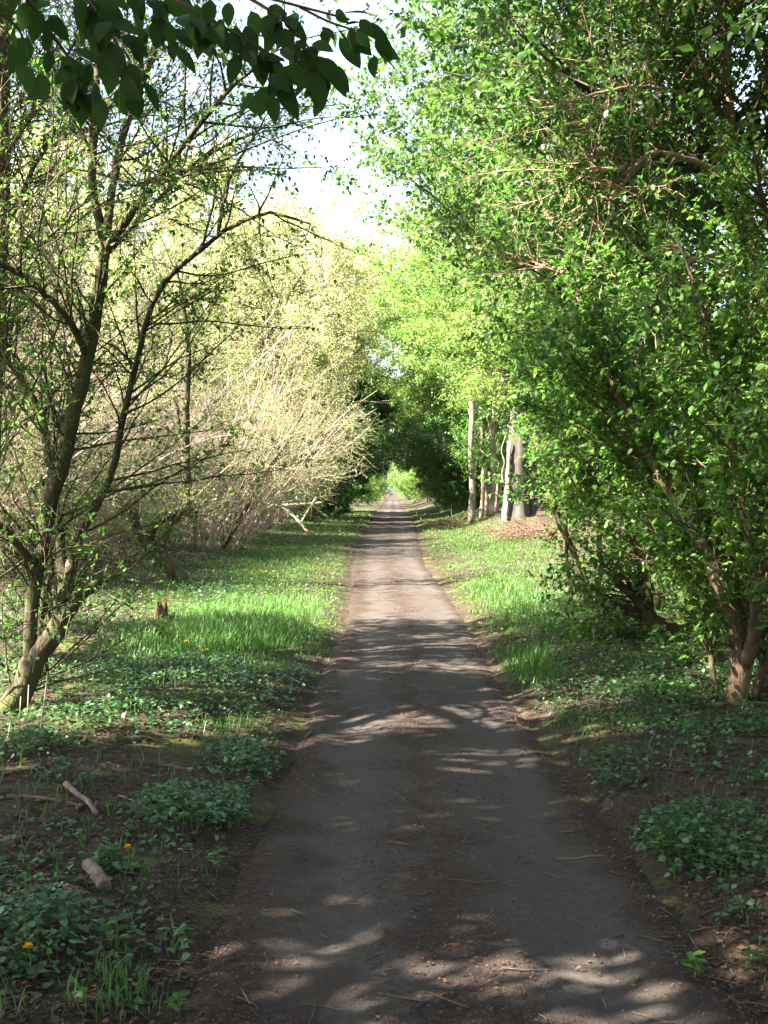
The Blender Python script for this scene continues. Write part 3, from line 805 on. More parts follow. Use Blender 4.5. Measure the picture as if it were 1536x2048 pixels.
# ------------------------------------------------------------------ left: sunlit bare thicket
thA = proto_thicket(81, M['twig_tan'], lean=(.25, 0, 0))
thB = proto_thicket(82, M['twig_tan'], lean=(.1, 0, 0), leaves=19000)
thM = proto_thicket(83, M['twig_mauve'], lean=(.1, 0, 0), leaves=2200)
g = 'bare sunlit thicket along the left verge'
spots = [
    (thA, -4.8, 31.0, .2, 1.15, 'arching bare shrub on dark leaning stems at the sunny verge'),
    (thB, -7.4, 27.5, 1.2, 1.0, 'tan twiggy shrub just right behind the crooked tree'),
    (thM, -7.6, 24.0, 2.0, 1.0, 'mauve tangled bramble shrub behind the crooked tree'),
    (thB, -7.2, 22.5, 2.9, 1.0, 'tan shrub left behind the crooked tree'),
    (thM, -6.7, 20.8, .7, 1.0, 'mauve tangled shrub seen through the near tree stems'),
    (thB, -6.6, 19.5, 3.7, .85, 'low tan shrub between near tree and crooked tree'),
    (thA, -6.9, 18.6, 5.1, .9, 'tan shrub at the left edge behind the near tree'),
    (thA, -5.0, 35.5, .7, 1.15, 'pale arching shrub next along the verge after the dark leaning stems'),
    (thB, -5.0, 40.0, 1.6, 1.15, 'pale twiggy shrub midway along the left verge'),
    (thA, -5.1, 45.5, 1.2, 1.1, 'bare shrub beside the fallen branch on the left'),
    (thA, -5.2, 52.0, 1.5, 1.1, 'last bare shrub before the green tunnel hedge'),
    (thB, -9.0, 30.0, 4.4, 1.5, 'tall pale shrub in the second row of the thicket'),
    (thA, -9.5, 37.0, 2.2, 1.8, 'tall straw-coloured shrub behind the pale arching shrub'),
    (thB, -11.0, 27.0, .9, 1.7, 'tall tan shrub deep in the thicket at left'),
    (thB, -13.0, 34.0, 3.3, 2.0, 'far tall shrub deep behind the mauve tangle'),
    (thA, -10.5, 47.0, 5.5, 2.0, 'far pale shrub behind the verge thicket'),
    (thB, -16.0, 43.0, 1.5, 2.2, 'farthest pale thicket shrub at left'),
    (thM, -8.2, 24.5, 4.0, 1.3, 'dark mauve tangle at the left picture edge'),
    (thB, -5.2, 23.4, 1.1, .5, 'low tan brush right beside the crooked tree foot'), (thA, -5.4, 25.0, 2.1, .55, 'low tan brush at the sunny verge behind the crooked tree'),
    (thM, -6.6, 21.4, 3.3, .65, 'low mauve bramble left of the crooked tree'), (thB, -5.6, 28.3, 4.5, .75, 'tan brush before the dark leaning stems'), (thM, -6.2, 17.6, 5.0, .5, 'low mauve bramble behind the near tree foot'),
    (thA, -5.9, 19.0, .3, .42, 'low pale brush between near tree and mauve bramble'), (thM, -6.6, 27.0, .4, 1.0, 'mauve tangle above the sunny brush'),
]
for pr, x, y, rz, sc, lab in spots:
    put(pr, x, y, rz, sc, lab, 'shrub', g)

# ------------------------------------------------------------------ tunnel hedge
def proto_arch(seed, leafmat, n, size):
    rng = np.random.default_rng(seed)
    root = empty('arching_shrub', (0, 0, 0))
    SP, SR = [], []
    for k in range(13):
        f = rng.uniform(.55, 1.05); y0 = rng.uniform(-1.2, 1.2); dy = rng.normal(0, .8)
        q = np.array([[rng.uniform(-.6, .5), y0, -.1], [.35 * f, y0 + .2 * dy, 1.8 * f], [1.2 * f, y0 + .5 * dy, 3.6 * f], [2.7 * f, y0 + .8 * dy, 5.0 * f + rng.normal(0, .3)], [4.6 * f, y0 + dy, 5.7 * f + rng.normal(0, .4)]])
        p, r = spline(q, 12, [.05, .04, .025, .012]); SP.append(p); SR.append(r)
        link('stem', tube_mesh('stem', p[None], r[None], 5, True), M['bark_brown'], root)
    for k in range(8):                      # upright outer stems
        y0 = rng.uniform(-1.3, 1.3); h = rng.uniform(4, 8)
        q = np.array([[-.6, y0, -.1], [-.8, y0, h * .4], [-.6 + rng.normal(0, .5), y0 + rng.normal(0, .5), h * .75], [.2 + rng.normal(0, .6), y0, h]])
        p, r = spline(q, 12, [.05, .03, .012]); SP.append(p); SR.append(r)
        link('stem', tube_mesh('stem', p[None], r[None], 5, True), M['bark_brown'], root)
    clad(root, rng, np.array(SP), np.array(SR), dict(branch=dict(n=250, l=(.6, 1.8), r=.015, t0=.03, ang=.95, bias=(-.3, 0, .15), biasw=.5), twig=dict(n=2200, l=(.3, .8), r=.006, rmin=.003),
         leaf=dict(n=n, s=size, spread=.06)), M['bark_brown'], M['twig_dark'], leafmat)
    return root
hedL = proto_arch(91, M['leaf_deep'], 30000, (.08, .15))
g = 'shrubs that close into a tunnel over the path'
TS = (.98, 1.15, .82)
tun = [(-4.6, 61, 0, TS, 'first green shrub of the tunnel on the left'), (-4.0, 68, .2, TS, 'second green shrub of the tunnel on the left'), (-4.1, 75, -.1, TS, 'dark shrub at the left mouth of the tunnel'),
       (-4.0, 81, .1, TS, 'left shrub halfway into the tunnel'), (-4.0, 88, -.1, TS, 'left shrub deep inside the tunnel'), (-4.1, 96, .1, TS, 'last left shrub of the tunnel'),
       (4.4, 69, math.pi, TS, 'first green shrub of the tunnel on the right'), (4.2, 76, math.pi + .1, TS, 'dark shrub at the right mouth of the tunnel'),
       (4.0, 82, math.pi - .1, TS, 'right shrub halfway into the tunnel'), (4.0, 89, math.pi + .1, TS, 'right shrub deep inside the tunnel'), (4.1, 97, math.pi, TS, 'last right shrub of the tunnel'),
       (6.2, 61, math.pi - .3, .9, 'green shrub left behind the pale trunk group')]
for x, y, rz, sc, lab in tun:
    put(hedL, x, y, rz, sc, lab, 'shrub', g)
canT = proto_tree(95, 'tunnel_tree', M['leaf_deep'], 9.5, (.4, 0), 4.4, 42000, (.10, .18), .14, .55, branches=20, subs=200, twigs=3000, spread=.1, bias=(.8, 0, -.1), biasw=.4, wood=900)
g = 'trees whose crowns roof the tunnel'
for x, y, rz, sc, lab in [(-4.0, 76, 0, (1, 1, .9), 'dark tree roofing the tunnel mouth from the left'), (4.0, 79, math.pi, (1, 1, .9), 'dark tree roofing the tunnel mouth from the right'),
                          (-4.0, 88, .2, 1.0, 'tree roofing the middle of the tunnel from the left'), (4.0, 91, math.pi, 1.0, 'tree roofing the middle of the tunnel from the right'), (-4.4, 99, 0, 1.0, 'tree roofing the far end of the tunnel')]:
    put(canT, x, y, rz, sc, lab, 'tree', g)

# ------------------------------------------------------------------ pale sunlit trees beyond
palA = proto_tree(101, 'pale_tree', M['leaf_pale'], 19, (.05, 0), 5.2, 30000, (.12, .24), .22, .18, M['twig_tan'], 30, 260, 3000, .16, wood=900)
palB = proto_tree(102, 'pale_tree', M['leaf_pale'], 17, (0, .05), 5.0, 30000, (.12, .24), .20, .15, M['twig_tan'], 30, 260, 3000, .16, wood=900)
g = 'pale sunlit trees beyond the thicket'
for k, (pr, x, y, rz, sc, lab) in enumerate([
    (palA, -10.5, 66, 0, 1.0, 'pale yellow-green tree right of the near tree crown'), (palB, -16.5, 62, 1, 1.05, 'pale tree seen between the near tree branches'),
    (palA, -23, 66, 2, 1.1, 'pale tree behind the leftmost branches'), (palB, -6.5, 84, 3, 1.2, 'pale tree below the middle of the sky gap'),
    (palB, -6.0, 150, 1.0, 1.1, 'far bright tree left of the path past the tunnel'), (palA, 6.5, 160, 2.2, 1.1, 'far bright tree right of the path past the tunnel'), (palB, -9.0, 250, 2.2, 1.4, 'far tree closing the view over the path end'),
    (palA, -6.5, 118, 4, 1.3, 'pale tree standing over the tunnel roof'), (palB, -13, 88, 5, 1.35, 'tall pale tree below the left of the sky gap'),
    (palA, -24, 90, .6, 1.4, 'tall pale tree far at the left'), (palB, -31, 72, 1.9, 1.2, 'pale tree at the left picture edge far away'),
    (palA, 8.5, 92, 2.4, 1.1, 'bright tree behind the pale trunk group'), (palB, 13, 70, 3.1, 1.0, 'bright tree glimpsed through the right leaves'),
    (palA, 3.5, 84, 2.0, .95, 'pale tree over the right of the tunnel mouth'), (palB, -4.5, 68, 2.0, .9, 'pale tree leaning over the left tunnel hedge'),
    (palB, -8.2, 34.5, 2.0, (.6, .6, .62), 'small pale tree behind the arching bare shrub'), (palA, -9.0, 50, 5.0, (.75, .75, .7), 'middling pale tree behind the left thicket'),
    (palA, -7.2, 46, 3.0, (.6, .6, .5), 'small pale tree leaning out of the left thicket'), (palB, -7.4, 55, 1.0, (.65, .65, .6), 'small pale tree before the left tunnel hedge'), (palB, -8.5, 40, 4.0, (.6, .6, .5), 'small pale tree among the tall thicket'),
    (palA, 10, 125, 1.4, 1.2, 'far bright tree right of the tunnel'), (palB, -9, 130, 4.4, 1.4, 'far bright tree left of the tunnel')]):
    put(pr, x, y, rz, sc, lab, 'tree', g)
g = 'sunny shrubs past the end of the tunnel'
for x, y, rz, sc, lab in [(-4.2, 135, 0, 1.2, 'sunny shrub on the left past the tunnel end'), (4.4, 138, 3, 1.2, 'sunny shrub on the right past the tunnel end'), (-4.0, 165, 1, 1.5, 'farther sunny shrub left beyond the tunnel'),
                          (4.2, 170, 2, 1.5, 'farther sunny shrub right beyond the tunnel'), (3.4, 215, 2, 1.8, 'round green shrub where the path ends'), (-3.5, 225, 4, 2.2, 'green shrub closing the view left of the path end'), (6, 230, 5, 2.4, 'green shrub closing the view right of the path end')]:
    put(leafA, x, y, rz, sc, lab, 'shrub', g, M['leaf_mid_lit'])  # sunshine in the leaf colour brightens the far opening

# ------------------------------------------------------------------ trees over and beside the camera (out of view, they shade the foreground)
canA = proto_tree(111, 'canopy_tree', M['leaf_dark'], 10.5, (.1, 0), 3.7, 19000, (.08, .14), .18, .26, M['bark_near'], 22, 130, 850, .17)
g = 'trees beside the camera that shade the path'
for x, y, rz, sc, lab in [(-5.6, 1.0, 0, (1.05, 1.05, 1.5), 'shade tree standing left of the viewpoint'), (-6.8, 5.4, 1.3, (1.05, 1.05, 1.5), 'shade tree out of frame beside the near tree'), (-8.2, 9.4, 2.6, (1.05, 1.05, 1.5), 'shade tree left of the near tree'),
                          (-4.2, -3.6, 3.9, (1.05, 1.05, 1.5), 'shade tree behind the viewpoint'),
                          (-9.2, 1.6, 4.1, (1.1, 1.1, 1.6), 'very tall added shade tree left of the viewpoint'), (-9.4, -3.0, .5, (1.1, 1.1, 1.6), 'very tall added shade tree behind on the left'),  # unseen, added to darken the right-hand foliage
                          (6.4, 1.5, 4.4, 1.0, 'added shade tree right of the viewpoint'), (3.4, -3.0, 2.0, 1.05, 'added shade tree behind on the right'), (-1.2, -6.5, 1.0, 1.1, 'added shade tree behind the middle of the path'), (8.0, 3.0, 3.0, 1.1, 'added shade tree deep in the wood right of the viewpoint'),  # unseen, added to close off skylight above the foreground
                          (2.6, .2, .9, (1, 1, 1.2), 'added shade tree just right of the viewpoint'),  # added overhead, only cuts ambient sky
                          (3.6, 2.4, 2.9, (.85, .85, 1.5), 'tall slim added shade tree right of the viewpoint'), (.9, -3.4, 4.9, (1, 1, 1.4), 'tall added shade tree behind the viewpoint on the path side')]:  # two more unseen trees added to deepen the shade
    put(canA, x, y, rz, sc, lab, 'tree', g)

# ------------------------------------------------------------------ overhanging branch with large leaves
def overhang():
    rng = np.random.default_rng(121)
    b = np.array([-2.3, 1.4, gz1(-2.3, 1.4)])
    root = empty('overhanging_tree', b)
    tag(root, 'tree whose dark large-leaved branch hangs into the top left', 'tree')
    p, r = spline(np.array([[0, 0, -.05], [.05, .1, 1.2], [.12, .15, 2.4], [.1, .3, 3.6], [0, .2, 5.0], [-.3, .1, 6.4]]), 16, [.10, .085, .075, .06, .045, .02])
    link('trunk', tube_mesh('trunk', p[None], r[None], 9, True, .04, rng), M['bark_near'], root)
    Yb = 3.0
    limbs = [([(-560, -330, -1.3), (-300, -260, -.7), (-60, -150, -.2), (120, -60, 0), (300, -20, .1), (480, -10, .15), (600, 20, .2), (700, 45, .2)], [.03, .02, .012, .007, .003]),
             ([(-60, -150, -.2), (30, -40, -.1), (90, 50, 0), (140, 120, .05), (165, 175, .05), (170, 200, .05)], [.009, .006, .002]),
             ([(120, -60, 0), (190, 20, -.05), (235, 90, -.1), (258, 150, -.1), (265, 185, -.1)], [.008, .005, .002]),
             ([(300, -20, .1), (380, 20, 0), (450, 60, 0), (520, 100, 0), (550, 140, 0), (555, 190, 0)], [.007, .004, .002]),
             ([(480, -10, .15), (560, 40, .1), (610, 90, .1), (635, 130, .1), (640, 165, .1)], [.006, .004, .002]),
             ([(-300, -260, -.7), (-150, -100, -.4), (-40, 0, -.3), (40, 60, -.2), (60, 120, -.2)], [.012, .007, .002]),
             ([(190, -90, .1), (280, -10, .2), (330, 40, .2), (345, 80, .2)], [.006, .004, .002]),
             ([(600, 20, .2), (660, 50, .2), (720, 70, .25), (745, 90, .25)], [.004, .003, .0015])]
    PL = []
    start = np.array([.1, .3, 3.3])
    for k, (pp, rr) in enumerate(limbs):
        q = np.array([P(x, y, Yb + d) for x, y, d in pp]) - b
        if k == 0: q = np.vstack([start, q])
        p, r = spline(q, 18, rr)
        link('limb' if k == 0 else 'twig', tube_mesh('twig', p[None], r[None], 6), M['twig_dark'], root)
        PL.append(p)
    # three leaf shapes, shared
    meshes = []
    for k in range(3):
        u = np.linspace(0, 1, 8)
        w = np.sin(math.pi * u ** .85) ** .8 * (.29 + .02 * k) * (1 - .25 * u)
        w[0] = .008; w[-1] = .0
        bend = -.14 * (.5 + .5 * k) * u ** 2
        V = [(-.18, .006, .02), (-.18, -.006, .02)]
        Fc = []
        for i in range(8):
            V += [(u[i], w[i], bend[i] + .22 * w[i]), (u[i], 0, bend[i]), (u[i], -w[i], bend[i] + .22 * w[i])]
        for i in range(7):
            a = 2 + 3 * i
            Fc += [(a, a + 1, a + 4, a + 3), (a + 1, a + 2, a + 5, a + 4)]
        Fc += [(0, 1, 4, 2)]
        me = mesh_from('leaf', np.array(V), np.array(Fc), np.full(len(Fc), 4), smooth=True, rnd=np.full(len(Fc), .2 + .3 * k))
        me.materials.append(M['leaf_dark'])
        meshes.append(me)
    # leaves: traced ones first (pixel of the leaf tip and of its base), then along the twigs
    traced_l = [((105, 15), (55, 10)), ((105, 170), (45, 205)), ((80, 150), (100, 205)), ((175, 205), (160, 262)), ((205, 205), (200, 270)), ((240, 180), (255, 240)), ((275, 190), (285, 240)),
                ((260, 130), (285, 190)), ((230, 140), (215, 200)), ((480, 115), (455, 180)), ((510, 190), (468, 245)), ((500, 195), (512, 235)), ((545, 195), (552, 258)), ((560, 160), (575, 215)),
                ((620, 150), (655, 220)), ((640, 120), (688, 185)), ((640, 140), (690, 160)), ((590, 140), (625, 175)), ((680, 80), (695, 128)), ((720, 45), (752, 85)), ((715, 70), (740, 100)),
                ((60, 80), (15, 160)), ((340, 50), (345, 105)), ((300, 60), (270, 115)), ((280, 60), (300, 100)), ((420, 10), (415, 58)), ((460, 10), (455, 65)), ((150, 130), (105, 180))]
    recs = []
    for (bx, by), (tx, ty) in traced_l:
        Y = Yb + rng.uniform(-.25, .25)
        a = P(bx, by, Y); t = P(tx, ty, Y + rng.uniform(-.04, .04))
        recs.append((a - b, t - a, np.linalg.norm(t - a) * .88))
    PL = np.array(PL)
    for k in range(265):
        li = rng.choice(8, p=[.17, .15, .14, .19, .16, .07, .06, .06])
        t = rng.uniform(.3 if li else .38, 1)
        pos, T = at_t(PL, np.array([li]), np.array([t]))
        d = norm(T * .35 + perp(rng, T) * .6 + np.array([[0, 0, rng.uniform(-1.0, -.2)]]))[0]
        recs.append((pos[0] + d * .012 + rng.normal(0, .018, 3), d, rng.uniform(.04, .092)))
    for k, (pos, d, L) in enumerate(recs):
        x = Vector(d).normalized()
        z = Vector((rng.normal(0, .3), -1, rng.normal(.2, .25))) if k < len(traced_l) else Vector((rng.normal(0, .5), -.75 + rng.normal(0, .5), .45 + rng.normal(0, .35))); z = (z - x * z.dot(x)).normalized(); yv = z.cross(x)
        o = bpy.data.objects.new('leaf', meshes[k % 3]); COL.objects.link(o); o.parent = root
        m = Matrix((x, yv, z)).transposed().to_4x4() @ Matrix.Scale(float(L), 4)
        m.translation = Vector(pos); o.matrix_local = m
    # the crown above, out of the picture
    SP = np.array([spline(np.array([[0, .2, 5.0], [-.5, .4, 5.6], [-1.0, .5, 6.2]]), 8), spline(np.array([[.1, .3, 3.8], [-.6, -.3, 4.8], [-1.4, -.7, 5.6]]), 8), spline(np.array([[-.2, .2, 5.8], [.3, -.3, 6.8], [.6, -.6, 7.4]]), 8)])
    SR = np.tile(np.linspace(.03, .01, 8), (3, 1))
    tag(link('branches', tube_mesh('branches', SP, SR, 5), M['bark_near'], root), kind='stuff')
    T, TR = children(rng, SP, SR, 160, .2, 1, .9, .3, .5, 1.3, 6, .12, (0, 0, .03), rmax=.008)
    tag(link('twigs', tube_mesh('twigs', T, TR, 3), M['twig_dark'], root), kind='stuff')
    pos, dd, nr, sz = leaves_on(rng, T, 3800, .06, .09, .02)
    tag(link('crown', leaf_mesh('crown', rng, pos, dd, nr, sz, OVAL), M['leaf_dark'], root), kind='stuff')
overhang()

# ------------------------------------------------------------------ ground cover (stuff)
rng = np.random.default_rng(131)
def blobs(x, y, lst):
    d = np.zeros_like(x)
    for cx, cy, rx, ry, w in lst:
        d = np.maximum(d, w * np.clip(1.35 - np.sqrt(((x - cx) / rx) ** 2 + ((y - cy) / ry) ** 2), 0, 1))
    return d
def gb(x0, x1, y0, y1, w=1.0):
    """world ellipse for a patch seen in the photograph between pixel columns x0..x1 and rows y0 (far)..y1 (near)"""
    a = G((x0 + x1) / 2, (y0 + y1) / 2); f = G(0, y0)[1]; n = G(0, y1)[1]
    cy = (f + n) / 2
    return (cy * ((x0 + x1) / 2 - 785) / F, cy, (x1 - x0) / 2 / F * cy, (f - n) / 2, w)
def outside_path(x, y, m=.06):
    l, r = path_edges(y)
    return np.maximum(l - m - x, x - r - m)
def scatter(n, x0, x1, y0, y1, pw=1.6):
    u = rng.random(n)
    y = (y0 ** (1 - pw) + u * (y1 ** (1 - pw) - y0 ** (1 - pw))) ** (1 / (1 - pw))   # denser near the camera
    return rng.uniform(x0, x1, n), y

ivy_l = [gb(95, 600, 1335, 1440), gb(60, 420, 1400, 1500, .8), gb(400, 590, 1480, 1570), gb(270, 535, 1590, 1705, 1.2), gb(-30, 175, 1830, 1990), gb(90, 190, 1560, 1600, .9), gb(330, 520, 1875, 1935, .7),
         gb(-40, 120, 1480, 1590, .9), gb(200, 560, 1160, 1240, .9), gb(-60, 260, 1200, 1340, .9), gb(440, 560, 1575, 1620, .7), gb(380, 520, 1330, 1400, .8), gb(-200, 100, 1330, 1480), gb(-100, 60, 1040, 1160, .8), gb(180, 240, 1730, 1770, .7),
         gb(1090, 1420, 1330, 1500), gb(1160, 1300, 1530, 1590, 1.1), gb(1060, 1300, 1195, 1330), gb(1290, 1560, 1650, 1790, 1.1), gb(1455, 1600, 1850, 1960, 1.2), gb(1250, 1650, 1250, 1440), gb(1480, 1640, 1440, 1600), gb(1330, 1480, 1480, 1600, .6),
         gb(1100, 1180, 1140, 1200, .8), gb(1200, 1700, 1200, 1300), gb(1420, 1500, 1890, 1930, .6), gb(1570, 1750, 1560, 1800)]
x, y = scatter(420000, -6, 6, 3.2, 32, 1.9)
den = blobs(x, y, ivy_l) * np.clip(.62 + 2.4 * (fbm(x * 2.4, y * 2.4) + .1), 0, 1.6) * (outside_path(x, y) > -.02)
den = np.maximum(den, .16 * ((y > 9) & (outside_path(x, y) > .9)))
den = np.maximum(den, .22 * (outside_path(x, y) > .12) * np.clip(fbm(x * 1.3 + 50, y * 1.3) + .05, 0, 1) * 2)
keep = rng.random(len(x)) < den * .95
x, y = x[keep], y[keep]; n = len(x)
hh = rng.random(n) ** .6 * np.clip(.10 * np.minimum(1, blobs(x, y, ivy_l) + .15), .015, .13)
pos = np.stack([x, y, surf(x, y) + .012 + hh], -1)
d = rng.normal(0, 1, (n, 3)); d[:, 2] = rng.normal(-.15, .25, n)
nr = norm(np.array([0, 0, 1.0]) + rng.normal(0, .38, (n, 3)))
tag(link('ground_ivy', leaf_mesh('ground_ivy', rng, pos, d, nr, rng.uniform(.014, .036, n) * (1 + .018 * y), IVY), M['ivy']),
    'dark glossy ivy leaves covering the ground beside the path', 'ground cover', kind='stuff')
N_IVY = n

# stems under the ivy keep the patches from floating
k = rng.random(n) < .12
st = pos[k]; g0 = st.copy(); g0[:, 2] = surf(st[:, 0], st[:, 1]) - .01; g0[:, :2] += rng.normal(0, .012, (len(st), 2))
tag(link('ivy_stems', tube_mesh('ivy_stems', np.stack([g0, st], 1), np.full((len(st), 2), .0012), 3), M['stalk']), 'thin green stems under the ivy leaves', 'ground cover', kind='stuff')

x, y = scatter(330000, -7, 6, 8, 110, 1.45)
o = outside_path(x, y)
den = ((o > .03) & (o < 4.5)) * np.clip((fbm(x * .9, y * .9 + 7) + .42), 0, 1) * np.interp(y, [9, 15, 40, 110], [.12, .55, .6, .6]) * np.interp(o, [0, .3, 2.5, 4.5], [.4, 1, .9, .3])
keep = rng.random(len(x)) < den * .55
x, y = x[keep], y[keep]; n = len(x)
pos = np.stack([x, y, surf(x, y) + .01 + rng.random(n) * .07], -1)
d = rng.normal(0, 1, (n, 3)); d[:, 2] = rng.normal(.1, .3, n)
tag(link('verge_weeds', leaf_mesh('verge_weeds', rng, pos, d, norm(UP + rng.normal(0, .4, (n, 3))), rng.uniform(.02, .045, n) * (1 + .022 * y), RHOMB), M['leaf_fresh']),
    'low bright broad-leaved weeds between the grass on the verges', 'ground cover', kind='stuff')
N_WE = n

grass_l = [gb(300, 680, 1190, 1375, 1.2), gb(230, 480, 1250, 1340, 1.0), gb(960, 1110, 1290, 1385, 1.2), gb(900, 1110, 1150, 1300, 1.0), gb(420, 700, 1090, 1200, .9), gb(860, 1110, 1060, 1180, 1.0), gb(560, 730, 1025, 1110, .9),
           gb(830, 960, 1025, 1080, .9), gb(1080, 1190, 1420, 1520, .35), gb(600, 690, 1340, 1370, .6), gb(380, 560, 1440, 1500, .3), gb(150, 330, 1960, 2060, .5), gb(380, 450, 1720, 1760, .3), gb(1200, 1330, 1720, 1830, .25), gb(880, 960, 1210, 1300, .8)]
x, y = scatter(760000, -5, 4, 3.3, 75, 1.75)
den = blobs(x, y, grass_l) * (.5 + 1.2 * (fbm(x * 1.7 + 40, y * 1.7) + .35))
o = outside_path(x, y)
den = np.where(o > -.02 - .22 * np.clip(fbm(x * 3, y * 2) + .1, 0, 1), den, 0)
den = np.maximum(den, .35 * ((y > 17) & (o > 0) & (o < 2.2)))
den = np.maximum(den, .03 * (o > 0))
keep = rng.random(len(x)) < den * .46
x, y = x[keep], y[keep]; n = len(x)
H = rng.uniform(.05, .17, n) * (.6 + .8 * np.clip(blobs(x, y, grass_l), 0, 1)) * np.clip(.35 + 2.0 * outside_path(x, y), .35, 1) * np.interp(y, [9, 14, 22, 40], [1, .8, .5, .6])
W = rng.uniform(.0015, .003, n) * (1 + y * .04)
a = rng.uniform(0, 2 * math.pi, n); bend = rng.uniform(.15, .9, n) * H
z0 = surf(x, y) - .005
dx, dy = np.cos(a), np.sin(a); sx, sy = -dy * W, dx * W
V = np.stack([np.stack([x + sx, y + sy, z0], -1), np.stack([x - sx, y - sy, z0], -1),
              np.stack([x - sx * .8 + dx * bend * .35, y - sy * .8 + dy * bend * .35, z0 + H * .6], -1), np.stack([x + sx * .8 + dx * bend * .35, y + sy * .8 + dy * bend * .35, z0 + H * .6], -1),
              np.stack([x + dx * bend, y + dy * bend, z0 + H], -1)], 1).reshape(-1, 3)
i = np.arange(n)[:, None] * 5
L = np.concatenate([i + 0, i + 1, i + 2, i + 3, i + 3, i + 2, i + 4], 1)
C = np.tile([4, 3], n)
tag(link('grass', mesh_from('grass', V, L, C, rnd=np.repeat(rng.random(n), 2)), M['grass']), 'fresh green grass on both verges of the path', 'grass', kind='stuff')
N_GR = n

x, y = scatter(150000, -6, 6, 3.2, 50, 1.9)
o = outside_path(x, y)
mid = np.abs((x - .2)) < .28
pr = np.where(o > .0, .6, np.where(o > -.22, .75, np.where(mid, .35, .05)))
keep = rng.random(len(x)) < pr
x, y = x[keep], y[keep]; n = len(x)
pos = np.stack([x, y, surf(x, y) + rng.uniform(.004, .014, n)], -1)
d = rng.normal(0, 1, (n, 3)); d[:, 2] = rng.normal(0, .18, n)
nr = norm(UP + rng.normal(0, .3, (n, 3)))
sz = rng.uniform(.01, .032, n) * np.where(outside_path(x, y) > 0, 1.15, .7) * (1 + .01 * y)
tag(link('leaf_litter', leaf_mesh('leaf_litter', rng, pos, d, nr, sz, RHOMB), M['litter']), 'brown fallen leaves scattered along the path edges', 'leaf litter', kind='stuff')
N_LI = n

# crumbs of bark, grit and leaf on the path itself
n = 60000
x, y = scatter(n, -.95, 1.35, 3.2, 26, 2.0)
c_ = (np.interp(y, _py, _pl) + np.interp(y, _py, _pr)) / 2
track = np.exp(-((x - c_ - .48) / .2) ** 2) + np.exp(-((x - c_ + .48) / .2) ** 2)
keep = rng.random(n) < (1 - .85 * np.clip(track, 0, 1)) * (.35 + 1.3 * np.clip(fbm(x * 2.5, y * 1.5) + .3, 0, 1))
x, y = x[keep], y[keep]; n = len(x)
pos = np.stack([x, y, surf(x, y) + rng.uniform(.001, .006, n)], -1)
d = rng.normal(0, 1, (n, 3)); d[:, 2] = rng.normal(0, .25, n)
tag(link('path_crumbs', leaf_mesh('path_crumbs', rng, pos, d, norm(UP + rng.normal(0, .45, (n, 3))), rng.uniform(.003, .0095, n) * (1 + .05 * y), RHOMB), M['litter']),
    'reddish brown crumbs of bark and leaf lying on the path', 'leaf litter', kind='stuff')

# twig crumbs on the ground
n = 1500
x, y = scatter(n, -3.5, 2.8, 3.3, 24, 1.8)
L = rng.uniform(.03, .16, n); a = rng.uniform(0, 2 * math.pi, n)
keep = (outside_path(x, y) > -.25) | (rng.random(n) < .35)
x, y, L, a = x[keep], y[keep], L[keep], a[keep]; n = len(x)
p0 = np.stack([x, y, surf(x, y) + .006], -1)
x1 = x + L * np.cos(a); y1 = y + L * np.sin(a)
p1 = np.stack([x1, y1, surf(x1, y1) + .008], -1); pm_ = (p0 + p1) / 2 + rng.normal(0, .008, (n, 3)) * [1, 1, .3]
tag(link('twig_litter', tube_mesh('twig_litter', np.stack([p0, pm_, p1], 1), rng.uniform(.0012, .0035, n)[:, None] * np.array([[1, .9, .5]]), 4), M['twig_dark']),
    'small broken twigs strewn on the ground', 'twig litter', kind='stuff')

# ------------------------------------------------------------------ small single things
def ground_stick(name, label, cat, pts_px, rad, mat, seed, group=None, forks=(), lift=0.0, part=None):
    rr = np.random.default_rng(seed)
    q = []
    for p in pts_px:
        g_ = G(p[0], p[1]); g_[2] = float(surf(g_[:1], g_[1:2])[0]) + rad[0] * .8 + (p[2] if len(p) > 2 else 0) + lift
        q.append(g_)
    q = np.array(q); b = q[0].copy(); b[2] -= rad[0] * .8
    p, r = spline(q - b, 14, rad)
    p = p + rr.normal(0, min(rad[0] * .12, .0012), p.shape)
    if not forks:
        o = link(name, tube_mesh(name, p[None], r[None], 9, True, .05, rr), mat, None, b)
        return tag(o, label, cat, group)
    root = empty(name, b)
    link('main_stick', tube_mesh('main_stick', p[None], r[None], 7, True, .07, rr), mat, root)
    for f in forks:
        qq = np.array([P(a_, b_, c_) for a_, b_, c_ in f]) - b
        p2, r2 = spline(qq, 10, [rad[0] * .6, rad[0] * .25])
        link('side_twig', tube_mesh('side_twig', p2[None], r2[None], 5, True), mat, root)
    return tag(root, label, cat, group)

ground_stick('log', 'short pale cut log lying in leaf litter at lower left', 'log', [(172, 1760), (188, 1782), (206, 1808)], [.028, .029, .027], M['log'], 1)
ground_stick('stick', 'thin pale curved stick near the ivy at the lower left', 'stick', [(340, 1905), (346, 1880), (343, 1858), (338, 1842)], [.006, .005, .004], M['log'], 2)
ground_stick('stick', 'dark straight stick lying across the right wheel track', 'stick', [(1116, 1711), (1150, 1713), (1182, 1713), (1210, 1715)], [.006, .006, .003], M['twig_dark'], 3)
ground_stick('stick', 'small dark stick on the left path edge', 'stick', [(612, 1465), (622, 1458)], [.012, .009], M['twig_dark'], 4)
ground_stick('stick', 'long thin dark stick crossing bare soil at the left', 'stick', [(-10, 1632), (60, 1634), (130, 1638), (170, 1642)], [.010, .009, .005], M['twig_dark'], 5)
ground_stick('stick', 'brown stick lying on soil at the left picture edge', 'stick', [(-20, 1585), (30, 1578), (80, 1570)], [.012, .008], M['bark_brown'], 6)
Yf = G(180, 1650)[1]
